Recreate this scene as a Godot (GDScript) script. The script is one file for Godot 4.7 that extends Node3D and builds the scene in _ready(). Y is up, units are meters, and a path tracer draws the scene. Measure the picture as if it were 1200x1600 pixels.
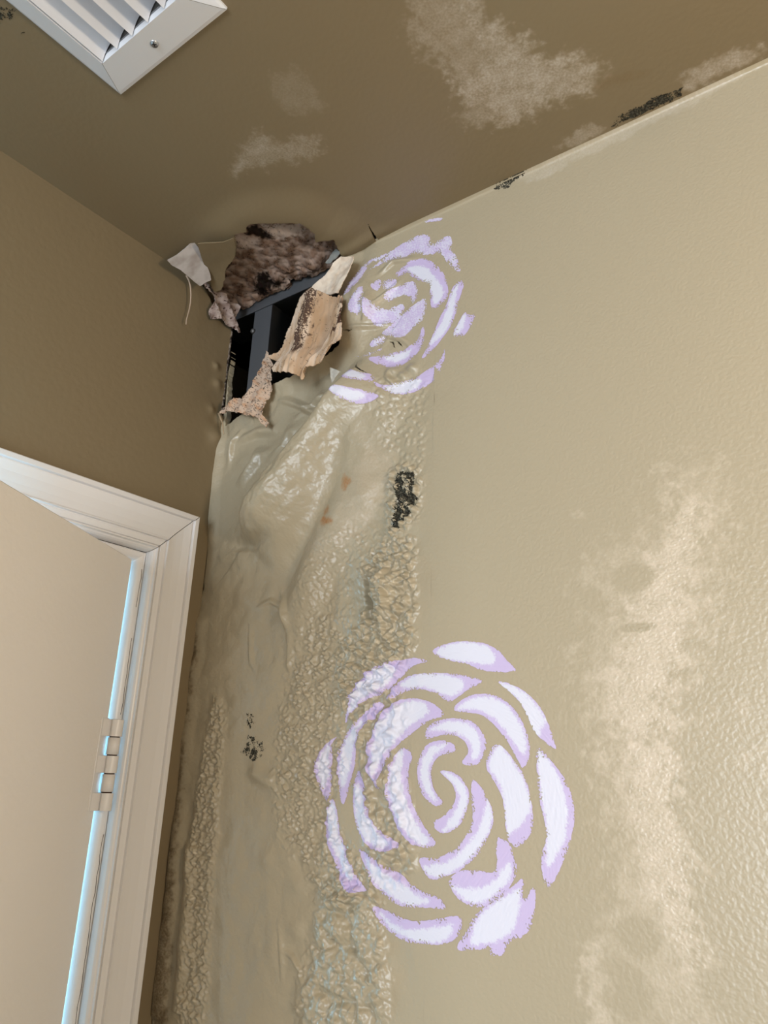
extends Node3D
# A room corner with water-damaged walls. Metres, y up. The corner of the ceiling is at (0, H, 0):
# wall_right is the plane z = 0, wall_left the plane x = 0. On wall_right points are (x, d), d measured down from the ceiling.

const H := 2.44
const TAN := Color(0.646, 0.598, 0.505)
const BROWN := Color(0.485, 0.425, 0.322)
const WALL_U := 0.75
const WALL_V := 0.95
const CEIL_U := 1.0
const CEIL_V := 0.8
const STEP := 0.0012
const AX := 0.33
const AD := 0.90

var noise := {}
var ridges := []
var blobs := []
var cracks := []
var wall_height := PackedFloat32Array()
var wn := 0
var wm := 0
var hole_wall: PackedVector2Array
var hole_ceiling: PackedVector2Array
var zones := {}
var hole_grid := {}
var ceil_grid := {}


func _ready() -> void:
	# ---------- camera, sky, light, exposure ----------
	var cam := Camera3D.new()
	cam.name = "camera"
	cam.transform = Transform3D(Basis(Vector3(0.80739367, 0.03695166, -0.58885485), Vector3(0.15966433, 0.94711508, 0.27835289), Vector3(0.56799891, -0.31875947, 0.75879486)).orthonormalized(), Vector3(0.69995, 1.85142, 0.57303))
	cam.fov = 69.93
	cam.near = 0.02
	add_child(cam)
	cam.current = true
	var env := Environment.new()
	env.background_mode = Environment.BG_SKY
	var sky := Sky.new()
	var sm := ProceduralSkyMaterial.new()
	sm.sky_top_color = Color(0.45, 0.62, 0.9)
	sm.sky_horizon_color = Color(0.75, 0.85, 0.95)
	sm.ground_bottom_color = Color(0.3, 0.3, 0.28)
	sm.ground_horizon_color = Color(0.6, 0.62, 0.62)
	sky.sky_material = sm
	env.sky = sky
	env.tonemap_mode = Environment.TONE_MAPPER_LINEAR
	env.tonemap_exposure = 1.0
	env.sdfgi_enabled = true
	env.ssao_enabled = true
	env.ssil_enabled = true
	var we := WorldEnvironment.new()
	we.name = "environment"
	we.environment = env
	add_child(we)
	area("window_daylight", Vector3(0.90, 1.65, 2.77), Vector3(0, 0, 0), Vector2(1.0, 1.1), Color(0.91, 0.955, 1.0), 7.4)
	area("hall_daylight", Vector3(-1.24, 1.6, 0.45), Vector3(0, -PI / 2, 0), Vector2(0.42, 1.2), Color(0.56, 0.84, 1.0), 9.5)

	make_noise()
	make_zones()
	make_relief()
	build_wall_right()
	build_ceiling()
	build_wall_left()
	build_room()
	build_door()
	build_vent()
	build_framing()
	build_flaps()
	build_roses()
	build_mold()
	build_sconce()


func area(called: String, at: Vector3, turn: Vector3, size: Vector2, color: Color, energy: float) -> void:
	var l := AreaLight3D.new()
	l.name = called
	l.position = at
	l.rotation = turn
	l.area_size = size
	l.light_color = color
	l.light_energy = energy
	l.area_range = 9.0
	l.area_attenuation = 2.0
	l.shadow_enabled = true
	add_child(l)


# ---------- small helpers ----------
func P(a: Array) -> PackedVector2Array:
	var o := PackedVector2Array()
	for i in range(0, a.size(), 2):
		o.append(Vector2(a[i], a[i + 1]))
	return o


func smooth_loop(p: PackedVector2Array, n := 4) -> PackedVector2Array:
	var o := PackedVector2Array()
	var m := p.size()
	for i in m:
		for k in n:
			o.append(p[i].cubic_interpolate(p[(i + 1) % m], p[(i - 1 + m) % m], p[(i + 2) % m], float(k) / n))
	return o


func sd(p: Vector2, poly: PackedVector2Array) -> float:
	# signed distance to a closed outline, negative inside
	var best := 1e9
	var inside := false
	var n := poly.size()
	var a := poly[n - 1]
	for i in n:
		var b := poly[i]
		var e := b - a
		var w := p - a
		var q := w - e * clampf(w.dot(e) / maxf(e.length_squared(), 1e-12), 0.0, 1.0)
		best = minf(best, q.length_squared())
		if (a.y > p.y) != (b.y > p.y) and p.x < (b.x - a.x) * (p.y - a.y) / (b.y - a.y) + a.x:
			inside = not inside
		a = b
	return -sqrt(best) if inside else sqrt(best)


func sd_grid(poly: PackedVector2Array, r: Rect2, step: float) -> Dictionary:
	# distances to an outline stored on a coarse grid
	var nx := int(ceil(r.size.x / step)) + 2
	var ny := int(ceil(r.size.y / step)) + 2
	var a := PackedFloat32Array()
	a.resize(nx * ny)
	for j in ny:
		for i in nx:
			a[j * nx + i] = sd(r.position + Vector2(i, j) * step, poly)
	return {"a": a, "nx": nx, "ny": ny, "step": step, "at": r.position, "poly": poly, "r": r}


func sd_at(g: Dictionary, p: Vector2, exact := true) -> float:
	var q: Vector2 = (p - g.at) / g.step
	var i := clampi(int(q.x), 0, g.nx - 2)
	var j := clampi(int(q.y), 0, g.ny - 2)
	var a: PackedFloat32Array = g.a
	var k: int = j * g.nx + i
	var n: int = g.nx
	var f := lerpf(lerpf(a[k], a[k + 1], q.x - i), lerpf(a[k + n], a[k + n + 1], q.x - i), q.y - j)
	if exact and absf(f) < g.step:
		return sd(p, g.poly)
	return f


func box_of(p: PackedVector2Array, grow := 0.0) -> Rect2:
	var r := Rect2(p[0], Vector2.ZERO)
	for q in p:
		r = r.expand(q)
	return r.grow(grow)


func sstep(a: float, b: float, x: float) -> float:
	var t := clampf((x - a) / (b - a), 0.0, 1.0)
	return t * t * (3.0 - 2.0 * t)


func nz(which: String, x: float, y: float) -> float:
	return noise[which].get_noise_2d(x * 1000.0, y * 1000.0)


func lin(r: float, g: float, b: float) -> Color:
	return Color(r, g, b).srgb_to_linear()


func add_noise(called: String, kind: int, size_mm: float, seed_: int, octaves := 1) -> void:
	var f := FastNoiseLite.new()
	f.noise_type = kind
	f.frequency = 1.0 / size_mm
	f.seed = seed_
	f.fractal_type = FastNoiseLite.FRACTAL_FBM if octaves > 1 else FastNoiseLite.FRACTAL_NONE
	f.fractal_octaves = octaves
	f.cellular_return_type = FastNoiseLite.RETURN_DISTANCE
	f.cellular_distance_function = FastNoiseLite.DISTANCE_EUCLIDEAN
	f.cellular_jitter = 0.9
	noise[called] = f


func make_noise() -> void:
	add_noise("broad", FastNoiseLite.TYPE_SIMPLEX_SMOOTH, 60.0, 3, 2)
	add_noise("mid", FastNoiseLite.TYPE_SIMPLEX_SMOOTH, 18.0, 5, 3)
	add_noise("edge", FastNoiseLite.TYPE_SIMPLEX_SMOOTH, 7.0, 8, 3)
	add_noise("grain", FastNoiseLite.TYPE_SIMPLEX_SMOOTH, 2.6, 12, 2)
	add_noise("speck", FastNoiseLite.TYPE_SIMPLEX_SMOOTH, 1.9, 14, 1)
	add_noise("cell_l", FastNoiseLite.TYPE_CELLULAR, 13.0, 21)
	add_noise("cell_m", FastNoiseLite.TYPE_CELLULAR, 8.0, 22)
	add_noise("cell_s", FastNoiseLite.TYPE_CELLULAR, 5.0, 23)
	add_noise("pick", FastNoiseLite.TYPE_SIMPLEX_SMOOTH, 14.0, 31, 2)


func dome(which: String, x: float, d: float, r: float) -> float:
	var f := nz(which, x, d) + 1.0
	var v := maxf(0.0, 1.0 - f * f / (r * r))
	return v * (1.5 - 0.5 * v)


func paint(color: Color, rough := 0.5, spec := 0.5) -> StandardMaterial3D:
	var m := StandardMaterial3D.new()
	m.albedo_color = color
	m.roughness = rough
	m.metallic_specular = spec
	return m


func vertex_paint(rough := 0.7, spec := 0.4) -> StandardMaterial3D:
	var m := StandardMaterial3D.new()
	m.vertex_color_use_as_albedo = true
	m.roughness = rough
	m.metallic_specular = spec
	return m


func metal(color: Color, rough := 0.4) -> StandardMaterial3D:
	var m := paint(color, rough)
	m.metallic = 0.9
	return m


func bump(m: StandardMaterial3D, tex: Texture2D, scale_cm: float) -> StandardMaterial3D:
	m.heightmap_enabled = true
	m.heightmap_texture = tex
	m.heightmap_scale = scale_cm
	return m


func peel_texture() -> Texture2D:
	var t := NoiseTexture2D.new()
	var f := FastNoiseLite.new()
	f.noise_type = FastNoiseLite.TYPE_SIMPLEX_SMOOTH
	f.frequency = 0.035
	f.fractal_octaves = 3
	f.seed = 77
	t.noise = f
	t.width = 512
	t.height = 512
	t.seamless = true
	return t


var peel: Texture2D


func tri_paint(color: Color, rough := 0.5) -> StandardMaterial3D:
	# plain wall paint with a fine orange-peel relief
	var m := paint(color, rough)
	if peel == null:
		peel = peel_texture()
	bump(m, peel, 0.015)
	m.uv1_triplanar = true
	m.uv1_world_triplanar = true
	m.uv1_scale = Vector3(5, 5, 5)
	return m


func put(called: String, mesh: Mesh, mat: Material, parent: Node = self) -> MeshInstance3D:
	var o := MeshInstance3D.new()
	o.name = called
	o.mesh = mesh
	if mat:
		o.material_override = mat
	parent.add_child(o, true)
	return o


func tag(o: Node, label: String, category: String, group := "") -> void:
	o.set_meta("label", label)
	o.set_meta("category", category)
	if group:
		o.set_meta("group", group)


func thing(called: String, label: String, category: String, at := Vector3.ZERO, group := "") -> Node3D:
	var o := Node3D.new()
	o.name = called
	o.position = at
	add_child(o, true)
	tag(o, label, category, group)
	return o


func struct(o: Node, label := "", category := "") -> void:
	o.set_meta("kind", "structure")
	if label:
		o.set_meta("label", label)
	if category:
		o.set_meta("category", category)


func quad(st: SurfaceTool, a: Vector3, b: Vector3, c: Vector3, d: Vector3) -> void:
	# a b c d run clockwise seen from the front
	for v in [a, b, c, a, c, d]:
		st.add_vertex(v)


func new_st() -> SurfaceTool:
	var st := SurfaceTool.new()
	st.begin(Mesh.PRIMITIVE_TRIANGLES)
	st.set_smooth_group(-1)
	return st


func add_box(st: SurfaceTool, lo: Vector3, hi: Vector3, bevel := 0.0) -> void:
	if bevel <= 0.0:
		var x0 := lo.x
		var y0 := lo.y
		var z0 := lo.z
		var x1 := hi.x
		var y1 := hi.y
		var z1 := hi.z
		quad(st, Vector3(x0, y1, z1), Vector3(x1, y1, z1), Vector3(x1, y0, z1), Vector3(x0, y0, z1))
		quad(st, Vector3(x1, y1, z0), Vector3(x0, y1, z0), Vector3(x0, y0, z0), Vector3(x1, y0, z0))
		quad(st, Vector3(x1, y1, z1), Vector3(x1, y1, z0), Vector3(x1, y0, z0), Vector3(x1, y0, z1))
		quad(st, Vector3(x0, y1, z0), Vector3(x0, y1, z1), Vector3(x0, y0, z1), Vector3(x0, y0, z0))
		quad(st, Vector3(x0, y1, z0), Vector3(x1, y1, z0), Vector3(x1, y1, z1), Vector3(x0, y1, z1))
		quad(st, Vector3(x0, y0, z1), Vector3(x1, y0, z1), Vector3(x1, y0, z0), Vector3(x0, y0, z0))
		return
	# rounded along the y edges: an extruded octagon with chamfered caps
	var ring := [Vector2(lo.x + bevel, lo.z), Vector2(hi.x - bevel, lo.z), Vector2(hi.x, lo.z + bevel), Vector2(hi.x, hi.z - bevel), Vector2(hi.x - bevel, hi.z), Vector2(lo.x + bevel, hi.z), Vector2(lo.x, hi.z - bevel), Vector2(lo.x, lo.z + bevel)]
	var mid := Vector2((lo.x + hi.x) / 2, (lo.z + hi.z) / 2)
	var inner := []
	for p in ring:
		inner.append(Vector2(clampf(p.x, lo.x + bevel, hi.x - bevel), clampf(p.y, lo.z + bevel, hi.z - bevel)))
	for i in 8:
		var p: Vector2 = ring[i]
		var q: Vector2 = ring[(i + 1) % 8]
		var pi: Vector2 = inner[i]
		var qi: Vector2 = inner[(i + 1) % 8]
		quad(st, Vector3(q.x, hi.y - bevel, q.y), Vector3(p.x, hi.y - bevel, p.y), Vector3(p.x, lo.y + bevel, p.y), Vector3(q.x, lo.y + bevel, q.y))
		quad(st, Vector3(qi.x, hi.y, qi.y), Vector3(pi.x, hi.y, pi.y), Vector3(p.x, hi.y - bevel, p.y), Vector3(q.x, hi.y - bevel, q.y))
		quad(st, Vector3(q.x, lo.y + bevel, q.y), Vector3(p.x, lo.y + bevel, p.y), Vector3(pi.x, lo.y, pi.y), Vector3(qi.x, lo.y, qi.y))
		for v in [Vector3(mid.x, hi.y, mid.y), Vector3(pi.x, hi.y, pi.y), Vector3(qi.x, hi.y, qi.y), Vector3(mid.x, lo.y, mid.y), Vector3(qi.x, lo.y, qi.y), Vector3(pi.x, lo.y, pi.y)]:
			st.add_vertex(v)


func done(st: SurfaceTool) -> ArrayMesh:
	st.generate_normals()
	return st.commit()


func box_mesh(lo: Vector3, hi: Vector3, bevel := 0.0) -> ArrayMesh:
	var st := new_st()
	add_box(st, lo, hi, bevel)
	return done(st)


func extrude(profile: PackedVector2Array, from: Callable, to: Callable, smooth := false) -> ArrayMesh:
	# sweeps an open profile from one end to the other; from(p) and to(p) give the two 3D ends
	var st := new_st()
	if smooth:
		st.set_smooth_group(0)
	for i in profile.size() - 1:
		quad(st, from.call(profile[i]), to.call(profile[i]), to.call(profile[i + 1]), from.call(profile[i + 1]))
	for i in range(1, profile.size() - 1):
		st.set_smooth_group(-1)
		st.add_vertex(from.call(profile[0])); st.add_vertex(from.call(profile[i])); st.add_vertex(from.call(profile[i + 1]))
		st.add_vertex(to.call(profile[0])); st.add_vertex(to.call(profile[i + 1])); st.add_vertex(to.call(profile[i]))
		if smooth:
			st.set_smooth_group(0)
	return done(st)


func tube(path: Array, r0: float, r1: float, sides := 8) -> ArrayMesh:
	var st := new_st()
	st.set_smooth_group(0)
	var rings := []
	for i in path.size():
		var t: Vector3 = (path[mini(i + 1, path.size() - 1)] - path[maxi(i - 1, 0)]).normalized()
		var u := t.cross(Vector3(0.3, 0.2, 0.9)).normalized()
		var v := t.cross(u)
		var r := lerpf(r0, r1, float(i) / (path.size() - 1))
		var ring := []
		for k in sides:
			var a := TAU * k / sides
			ring.append(path[i] + (u * cos(a) + v * sin(a)) * r)
		rings.append(ring)
	for i in path.size() - 1:
		for k in sides:
			var k2 := (k + 1) % sides
			quad(st, rings[i][k], rings[i][k2], rings[i + 1][k2], rings[i + 1][k])
	for k in range(1, sides - 1):
		for v in [rings[0][0], rings[0][k + 1], rings[0][k], rings[-1][0], rings[-1][k], rings[-1][k + 1]]:
			st.add_vertex(v)
	return done(st)


# ---------- a sheet on a lattice, cut along the line where the field s is zero (s > 0 stays) ----------
func lattice(nx: int, ny: int, pos: PackedVector3Array, s: PackedFloat32Array, col: PackedColorArray, uv: PackedVector2Array, face: Vector3, thick := 0.0, into: ArrayMesh = null, rim_depth := 0.0) -> ArrayMesh:
	var nor := PackedVector3Array()
	nor.resize(nx * ny)
	for j in ny:
		for i in nx:
			var du := pos[j * nx + mini(i + 1, nx - 1)] - pos[j * nx + maxi(i - 1, 0)]
			var dv := pos[mini(j + 1, ny - 1) * nx + i] - pos[maxi(j - 1, 0) * nx + i]
			var n := du.cross(dv).normalized()
			nor[j * nx + i] = n if n.dot(face) >= 0.0 else -n
	var c0 := pos[nx + 1] - pos[0]
	var turn: bool = (pos[1] - pos[0]).cross(c0).dot(face) > 0.0   # counter-clockwise as it stands
	var V := PackedVector3Array()
	var N := PackedVector3Array()
	var C := PackedColorArray()
	var U := PackedVector2Array()
	var I := PackedInt32Array()
	var rim := PackedInt32Array()
	var used := PackedInt32Array()
	used.resize(nx * ny)
	used.fill(-1)
	var has_s := s.size() > 0
	var has_c := col.size() > 0
	var has_u := uv.size() > 0
	for j in ny - 1:
		for i in nx - 1:
			var q := [j * nx + i, j * nx + i + 1, (j + 1) * nx + i + 1, (j + 1) * nx + i]
			if has_s and s[q[0]] <= 0.0 and s[q[1]] <= 0.0 and s[q[2]] <= 0.0 and s[q[3]] <= 0.0:
				continue
			var whole := not has_s or (s[q[0]] > 0.0 and s[q[1]] > 0.0 and s[q[2]] > 0.0 and s[q[3]] > 0.0)
			for t in ([[0, 1, 2], [0, 2, 3]] if turn == false else [[0, 2, 1], [0, 3, 2]]):
				var out := PackedInt32Array()
				var cut := PackedInt32Array()
				for k in 3:
					var a: int = q[t[k]]
					var b: int = q[t[(k + 1) % 3]]
					if whole or s[a] > 0.0:
						if used[a] < 0:
							used[a] = V.size()
							V.append(pos[a])
							N.append(nor[a])
							if has_c:
								C.append(col[a])
							if has_u:
								U.append(uv[a])
						out.append(used[a])
					if not whole and (s[a] > 0.0) != (s[b] > 0.0):
						var f := s[a] / (s[a] - s[b])
						out.append(V.size())
						cut.append(V.size())
						V.append(pos[a].lerp(pos[b], f))
						N.append(nor[a].lerp(nor[b], f).normalized())
						if has_c:
							C.append(col[a].lerp(col[b], f))
						if has_u:
							U.append(uv[a].lerp(uv[b], f))
				for k in range(1, out.size() - 1):
					I.append(out[0]); I.append(out[k]); I.append(out[k + 1])
				if cut.size() == 2:
					rim.append_array(cut)
	if thick > 0.0:
		var n0 := V.size()
		var i0 := I.size()
		for k in n0:
			V.append(V[k] - N[k] * thick)
			N.append(-N[k])
			if has_c:
				C.append(C[k])
			if has_u:
				U.append(U[k])
		for k in range(0, i0, 3):
			I.append(I[k] + n0); I.append(I[k + 2] + n0); I.append(I[k + 1] + n0)
		for k in range(0, rim.size(), 2):
			var a := rim[k]
			var b := rim[k + 1]
			var m := V.size()
			var side := (V[b] - V[a]).cross(N[a]).normalized()
			for id in [a, b, b + n0, a + n0]:
				V.append(V[id])
				N.append(side)
				if has_c:
					C.append(C[id])
				if has_u:
					U.append(U[id])
			for id in [m, m + 1, m + 2, m, m + 2, m + 3]:
				I.append(id)
	if rim_depth > 0.0:
		# the broken edge of the board along every cut
		for k in range(0, rim.size(), 2):
			var a := rim[k]
			var b := rim[k + 1]
			var m := V.size()
			var side := (V[b] - V[a]).cross(face).normalized()
			for e in [[a, 0.0], [b, 0.0], [b, rim_depth], [a, rim_depth]]:
				V.append(V[e[0]] - face * e[1])
				N.append(side)
				if has_c:
					C.append(C[e[0]])
				if has_u:
					U.append(U[e[0]])
			for id in [m, m + 1, m + 2, m, m + 2, m + 3]:
				I.append(id)
	var arr := []
	arr.resize(Mesh.ARRAY_MAX)
	arr[Mesh.ARRAY_VERTEX] = V
	arr[Mesh.ARRAY_NORMAL] = N
	if has_c:
		arr[Mesh.ARRAY_COLOR] = C
	if has_u:
		arr[Mesh.ARRAY_TEX_UV] = U
	arr[Mesh.ARRAY_INDEX] = I
	var mesh := into if into else ArrayMesh.new()
	if I.size():
		mesh.add_surface_from_arrays(Mesh.PRIMITIVE_TRIANGLES, arr)
	return mesh


func sheet(r: Rect2, step: float, field: Callable, where: Callable, color: Callable, face: Vector3, thick: float) -> ArrayMesh:
	var nx := maxi(3, int(ceil(r.size.x / step)) + 1)
	var ny := maxi(3, int(ceil(r.size.y / step)) + 1)
	var pos := PackedVector3Array()
	var s := PackedFloat32Array()
	var col := PackedColorArray()
	for j in ny:
		for i in nx:
			var p := Vector2(r.position.x + i * step, r.position.y + j * step)
			var f: float = field.call(p)
			s.append(f)
			pos.append(where.call(p))
			col.append(color.call(p) if f > -step * 2.0 else Color.BLACK)
	return lattice(nx, ny, pos, s, col, PackedVector2Array(), face, thick)


# ---------- the relief of the damaged wall ----------
func ridge(line: PackedVector2Array, h: float, wl: float, wr: float, ta := 0.45, tb := 0.45) -> void:
	ridges.append({"p": line, "h": h, "wl": wl, "wr": wr, "ta": ta, "tb": tb, "box": box_of(line, maxf(wl, wr))})


func blob(c: PackedVector2Array, h: float, rx: float, ry: float, turn := 0.0) -> void:
	for q in c:
		blobs.append([q, h, rx, ry, cos(turn), sin(turn)])


func along(line: PackedVector2Array, p: Vector2) -> Vector3:
	# (distance, fraction along, side)
	var best := Vector3(1e9, 0, 1)
	var n := line.size() - 1
	for i in n:
		var e := line[i + 1] - line[i]
		var w := p - line[i]
		var t := clampf(w.dot(e) / e.length_squared(), 0.0, 1.0)
		var l := (w - e * t).length()
		if l < best.x:
			best = Vector3(l, (i + t) / n, 1.0 if e.cross(w) > 0.0 else -1.0)
	return best


func make_zones() -> void:
	hole_wall = P([0.0064,0.1839,-0.0056,-0.0115,0.0033,-0.0397,0.0593,-0.0328,0.1849,-0.0127,0.2052,-0.0001,0.2053,0.0318,0.2014,0.0623,0.2026,0.0941,0.2073,0.1349,0.186,0.1375,0.1664,0.1435,0.1358,0.1482,0.1039,0.1512,0.0864,0.1534,0.0798,0.1731,0.0596,0.1748,0.0365,0.176])
	hole_ceiling = P([0.114,0.109,0.1193,0.1092,0.1302,0.1045,0.1376,0.1116,0.1457,0.111,0.1556,0.1056,0.1682,0.0972,0.1933,0.0805,0.1955,0.0708,0.1955,0.0563,0.1871,0.0457,0.1974,0.0414,0.2081,0.0368,0.2036,0.0259,0.2007,0.0123,0.1805,0.0014,0.1544,-0.0066,0.1222,-0.0088,0.085,-0.0151,0.0156,-0.029,-0.0216,-0.0259,-0.0044,0.0208,0.0187,0.0498,0.0337,0.055,0.0475,0.0635,0.0603,0.0722,0.0777,0.0773,0.0876,0.0816,0.103,0.0949])
	zones.damage = smooth_loop(P([-0.0191,-0.0061,0.215,-0.0205,0.2579,0.062,0.2966,0.144,0.3389,0.2195,0.3474,0.2935,0.3182,0.3423,0.318,0.4823,0.3168,0.5684,0.3123,0.6483,0.301,0.7093,0.2979,0.7937,-0.0374,0.8618,-0.0234,0.3823]))
	zones.pouch = smooth_loop(P([0.2257,0.1958,0.213,0.2703,0.1719,0.3296,0.1091,0.3795,0.0542,0.3647,0.0408,0.3149,0.0945,0.2681,0.1609,0.2184]))
	zones.coarse = smooth_loop(P([0.2726,0.3824,0.304,0.3815,0.3112,0.4201,0.3108,0.4849,0.2948,0.508,0.2716,0.5252,0.2397,0.5397,0.2234,0.5148,0.2356,0.4774,0.2553,0.4401,0.2477,0.4062]))
	zones.fine = smooth_loop(P([0.1925,0.448,0.2325,0.4675,0.2365,0.5275,0.2189,0.5637,0.2069,0.6171,0.2182,0.656,0.1963,0.68,0.1609,0.6606,0.1472,0.6018,0.148,0.5452,0.1632,0.4998,0.1763,0.4671]))
	zones.skirt = smooth_loop(P([0.1771,0.3763,0.272,0.3687,0.3071,0.4817,0.2488,0.5337,0.1848,0.5578,0.1466,0.5322,0.1586,0.4727]))
	zones.crust = smooth_loop(P([0.0421,0.5306,0.0633,0.5515,0.0666,0.6178,0.0696,0.6681,0.0735,0.751,0.077,0.8386,0.044,0.8453,0.04,0.7615,0.0295,0.6713,0.0344,0.5926]))
	zones.rose_lumps = smooth_loop(P([0.2367,0.5305,0.2787,0.5164,0.3034,0.546,0.2948,0.5854,0.3058,0.6175,0.3191,0.6528,0.3132,0.6784,0.2867,0.6914,0.2676,0.6625,0.2541,0.6203,0.2471,0.5693]))
	zones.low = smooth_loop(P([0.2183,0.7046,0.2585,0.692,0.2803,0.7021,0.2799,0.722,0.2894,0.7494,0.285,0.7964,0.2013,0.8133,0.2057,0.7632,0.2166,0.7309]))
	zones.under = smooth_loop(P([0.2552,0.1952,0.2983,0.2,0.3389,0.2195,0.3471,0.2582,0.3326,0.304,0.3017,0.308,0.2677,0.2753]))
	zones.mold_bubble = smooth_loop(P([0.2789,0.3033,0.3143,0.3106,0.3139,0.3551,0.2882,0.3746,0.2757,0.3625]))
	zones.edge_fine = smooth_loop(P([0.1877,0.5884,0.2179,0.5517,0.2405,0.5869,0.2242,0.6332,0.2574,0.674,0.2801,0.6972,0.2599,0.7148,0.2149,0.7103,0.1877,0.6753]))


func zone(name_: String, p: Vector2, feather := 0.006) -> float:
	if not zones.has(name_ + "_grid"):
		zones[name_ + "_grid"] = sd_grid(zones[name_], box_of(zones[name_], 0.035), 0.004)
	var g: Dictionary = zones[name_ + "_grid"]
	if not g.r.has_point(p):
		return 0.0
	return sstep(feather, -feather, sd_at(g, p, false) + 0.004 * nz("edge", p.x, p.y))


func make_relief() -> void:
	# the sagging skin of paint below the hole: one long fold and a filled pouch
	ridge(P([0.2542,0.1607,0.2228,0.2008,0.1886,0.2361,0.1538,0.2722,0.116,0.3078,0.0722,0.3528]), 0.022, 0.030, 0.090, 0.2, 0.16)
	ridge(P([0.2508,0.1635,0.221,0.2018,0.1868,0.2372,0.1519,0.2733,0.1141,0.309,0.0758,0.3487]), 0.014, 0.020, 0.040, 0.25, 0.2)
	blob(P([0.145,0.3235]), 0.018, 0.058, 0.040, -0.9)
	blob(P([0.0875,0.3345]), 0.010, 0.03, 0.026)
	ridge(P([0.2263,0.2154,0.2069,0.2767,0.1831,0.3248,0.1552,0.3685,0.139,0.4136]), -0.005, 0.028, 0.020, 0.3, 0.4)
	ridge(P([0.2574,0.2618,0.2308,0.3225,0.1948,0.3741,0.1631,0.4266,0.1401,0.4731]), 0.010, 0.028, 0.04, 0.3, 0.4)
	ridge(P([0.0366,0.3508,0.0923,0.3602,0.1322,0.353]), -0.006, 0.010, 0.010, 0.3, 0.3)
	# creases in the hollow below the torn paper
	ridge(P([0.0953,0.1693,0.1294,0.1856,0.1674,0.2101,0.2108,0.211]), 0.008, 0.006, 0.009)
	ridge(P([0.1265,0.2079,0.1562,0.1963,0.1901,0.189]), 0.006, 0.006, 0.008)
	ridge(P([0.0271,0.2139,0.0667,0.2075,0.106,0.2137]), 0.006, 0.008, 0.009)
	ridge(P([0.0425,0.2778,0.0689,0.2493,0.0723,0.2245]), 0.007, 0.012, 0.010)
	ridge(P([0.0893,0.2537,0.1174,0.2392,0.1242,0.2157]), 0.005, 0.008, 0.008)
	ridge(P([0.0205,0.2476,0.0247,0.2133,0.0424,0.198]), 0.005, 0.006, 0.006)
	blob(P([0.1302,0.2231,0.1756,0.1899,0.0822,0.2413]), 0.006, 0.012, 0.010)
	blob(P([0.1393,0.1831,0.0795,0.2238]), -0.006, 0.03, 0.02)
	# the painted skin beside the hole, lifted and wrinkled
	blob(P([0.2275,0.0924]), 0.020, 0.035, 0.06)
	ridge(P([0.2449,0.076,0.2454,0.0934,0.2448,0.1068,0.24,0.1185]), 0.008, 0.004, 0.010)
	ridge(P([0.2835,0.0695,0.2698,0.0828,0.2559,0.0944,0.2475,0.1083]), 0.0045, 0.005, 0.006)
	ridge(P([0.2503,0.0576,0.2716,0.0419,0.3073,0.0507]), 0.004, 0.004, 0.006)
	ridge(P([0.2139,0.1186,0.2368,0.1223,0.2552,0.1245,0.2748,0.1249]), 0.004, 0.004, 0.004)
	ridge(P([0.2475,0.1441,0.2652,0.1385,0.2901,0.1519,0.3041,0.1677]), 0.003, 0.004, 0.006)
	ridge(P([0.2713,0.1837,0.2736,0.1954,0.2826,0.2059,0.2959,0.2036]), 0.004, 0.004, 0.005)
	blob(P([0.2918,0.1968,0.3024,0.1907,0.2787,0.1866]), 0.0045, 0.008, 0.005, 0.5)
	# big blisters in the bubbled band
	blob(P([0.2763,0.4222]), 0.015, 0.013, 0.012)
	blob(P([0.2775,0.4458]), 0.012, 0.011, 0.016)
	ridge(P([0.2581,0.4106,0.2538,0.4211,0.2583,0.439,0.2646,0.4567,0.2741,0.4647]), -0.010, 0.005, 0.004)
	# lumps and runs lower down
	blob(P([0.1303,0.6124,0.1186,0.6079,0.1415,0.6143]), 0.005, 0.010, 0.009)
	blob(P([0.1896,0.7431,0.1704,0.6848,0.1464,0.6849,0.1858,0.7052]), 0.0025, 0.012, 0.009)
	ridge(P([0.0888,0.4429,0.0907,0.4718,0.0946,0.4945,0.1055,0.5073]), 0.0013, 0.003, 0.008)
	ridge(P([0.1475,0.4558,0.1518,0.4781,0.153,0.4996,0.1569,0.509]), 0.003, 0.003, 0.010)
	ridge(P([0.1338,0.4188,0.1405,0.4443,0.1482,0.4623]), 0.006, 0.003, 0.010)
	ridge(P([0.0937,0.4332,0.1182,0.4282,0.1388,0.4371]), 0.003, 0.003, 0.006)
	ridge(P([0.1721,0.7604,0.187,0.7642,0.1973,0.7726,0.1968,0.7828]), 0.003, 0.003, 0.004)
	ridge(P([0.1642,0.7339,0.1726,0.7645,0.176,0.7946]), 0.0015, 0.003, 0.006)
	ridge(P([0.0308,0.6788,0.0322,0.7086,0.0369,0.7561,0.0366,0.8069,0.0386,0.8376]), 0.005, 0.012, 0.014, 0.1, 0.02)
	ridge(P([-0.0002,0.4324,-0.0004,0.5572,0.001,0.6342,0.0032,0.7117,0.0013,0.785,0.0029,0.8514]), 0.004, 0.006, 0.020, 0.02, 0.02)
	# the swollen strip along the room corner
	ridge(P([-0.0049,0.1671,-0.0035,0.267,0.0048,0.3531]), 0.006, 0.01, 0.018, 0.2, 0.3)
	# splits right through the skin
	for c in [P([0.229,0.1605,0.2319,0.1697,0.2373,0.177,0.244,0.1823,0.2533,0.1887,0.2623,0.1933]), P([0.2697,0.1469,0.276,0.1506,0.278,0.1569,0.2816,0.1613]), P([0.2811,0.1499,0.2857,0.1555,0.2901,0.161]), P([0.2137,0.1209,0.2224,0.1231,0.2318,0.1233])]:
		cracks.append({"p": c, "box": box_of(c, 0.004)})


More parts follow.
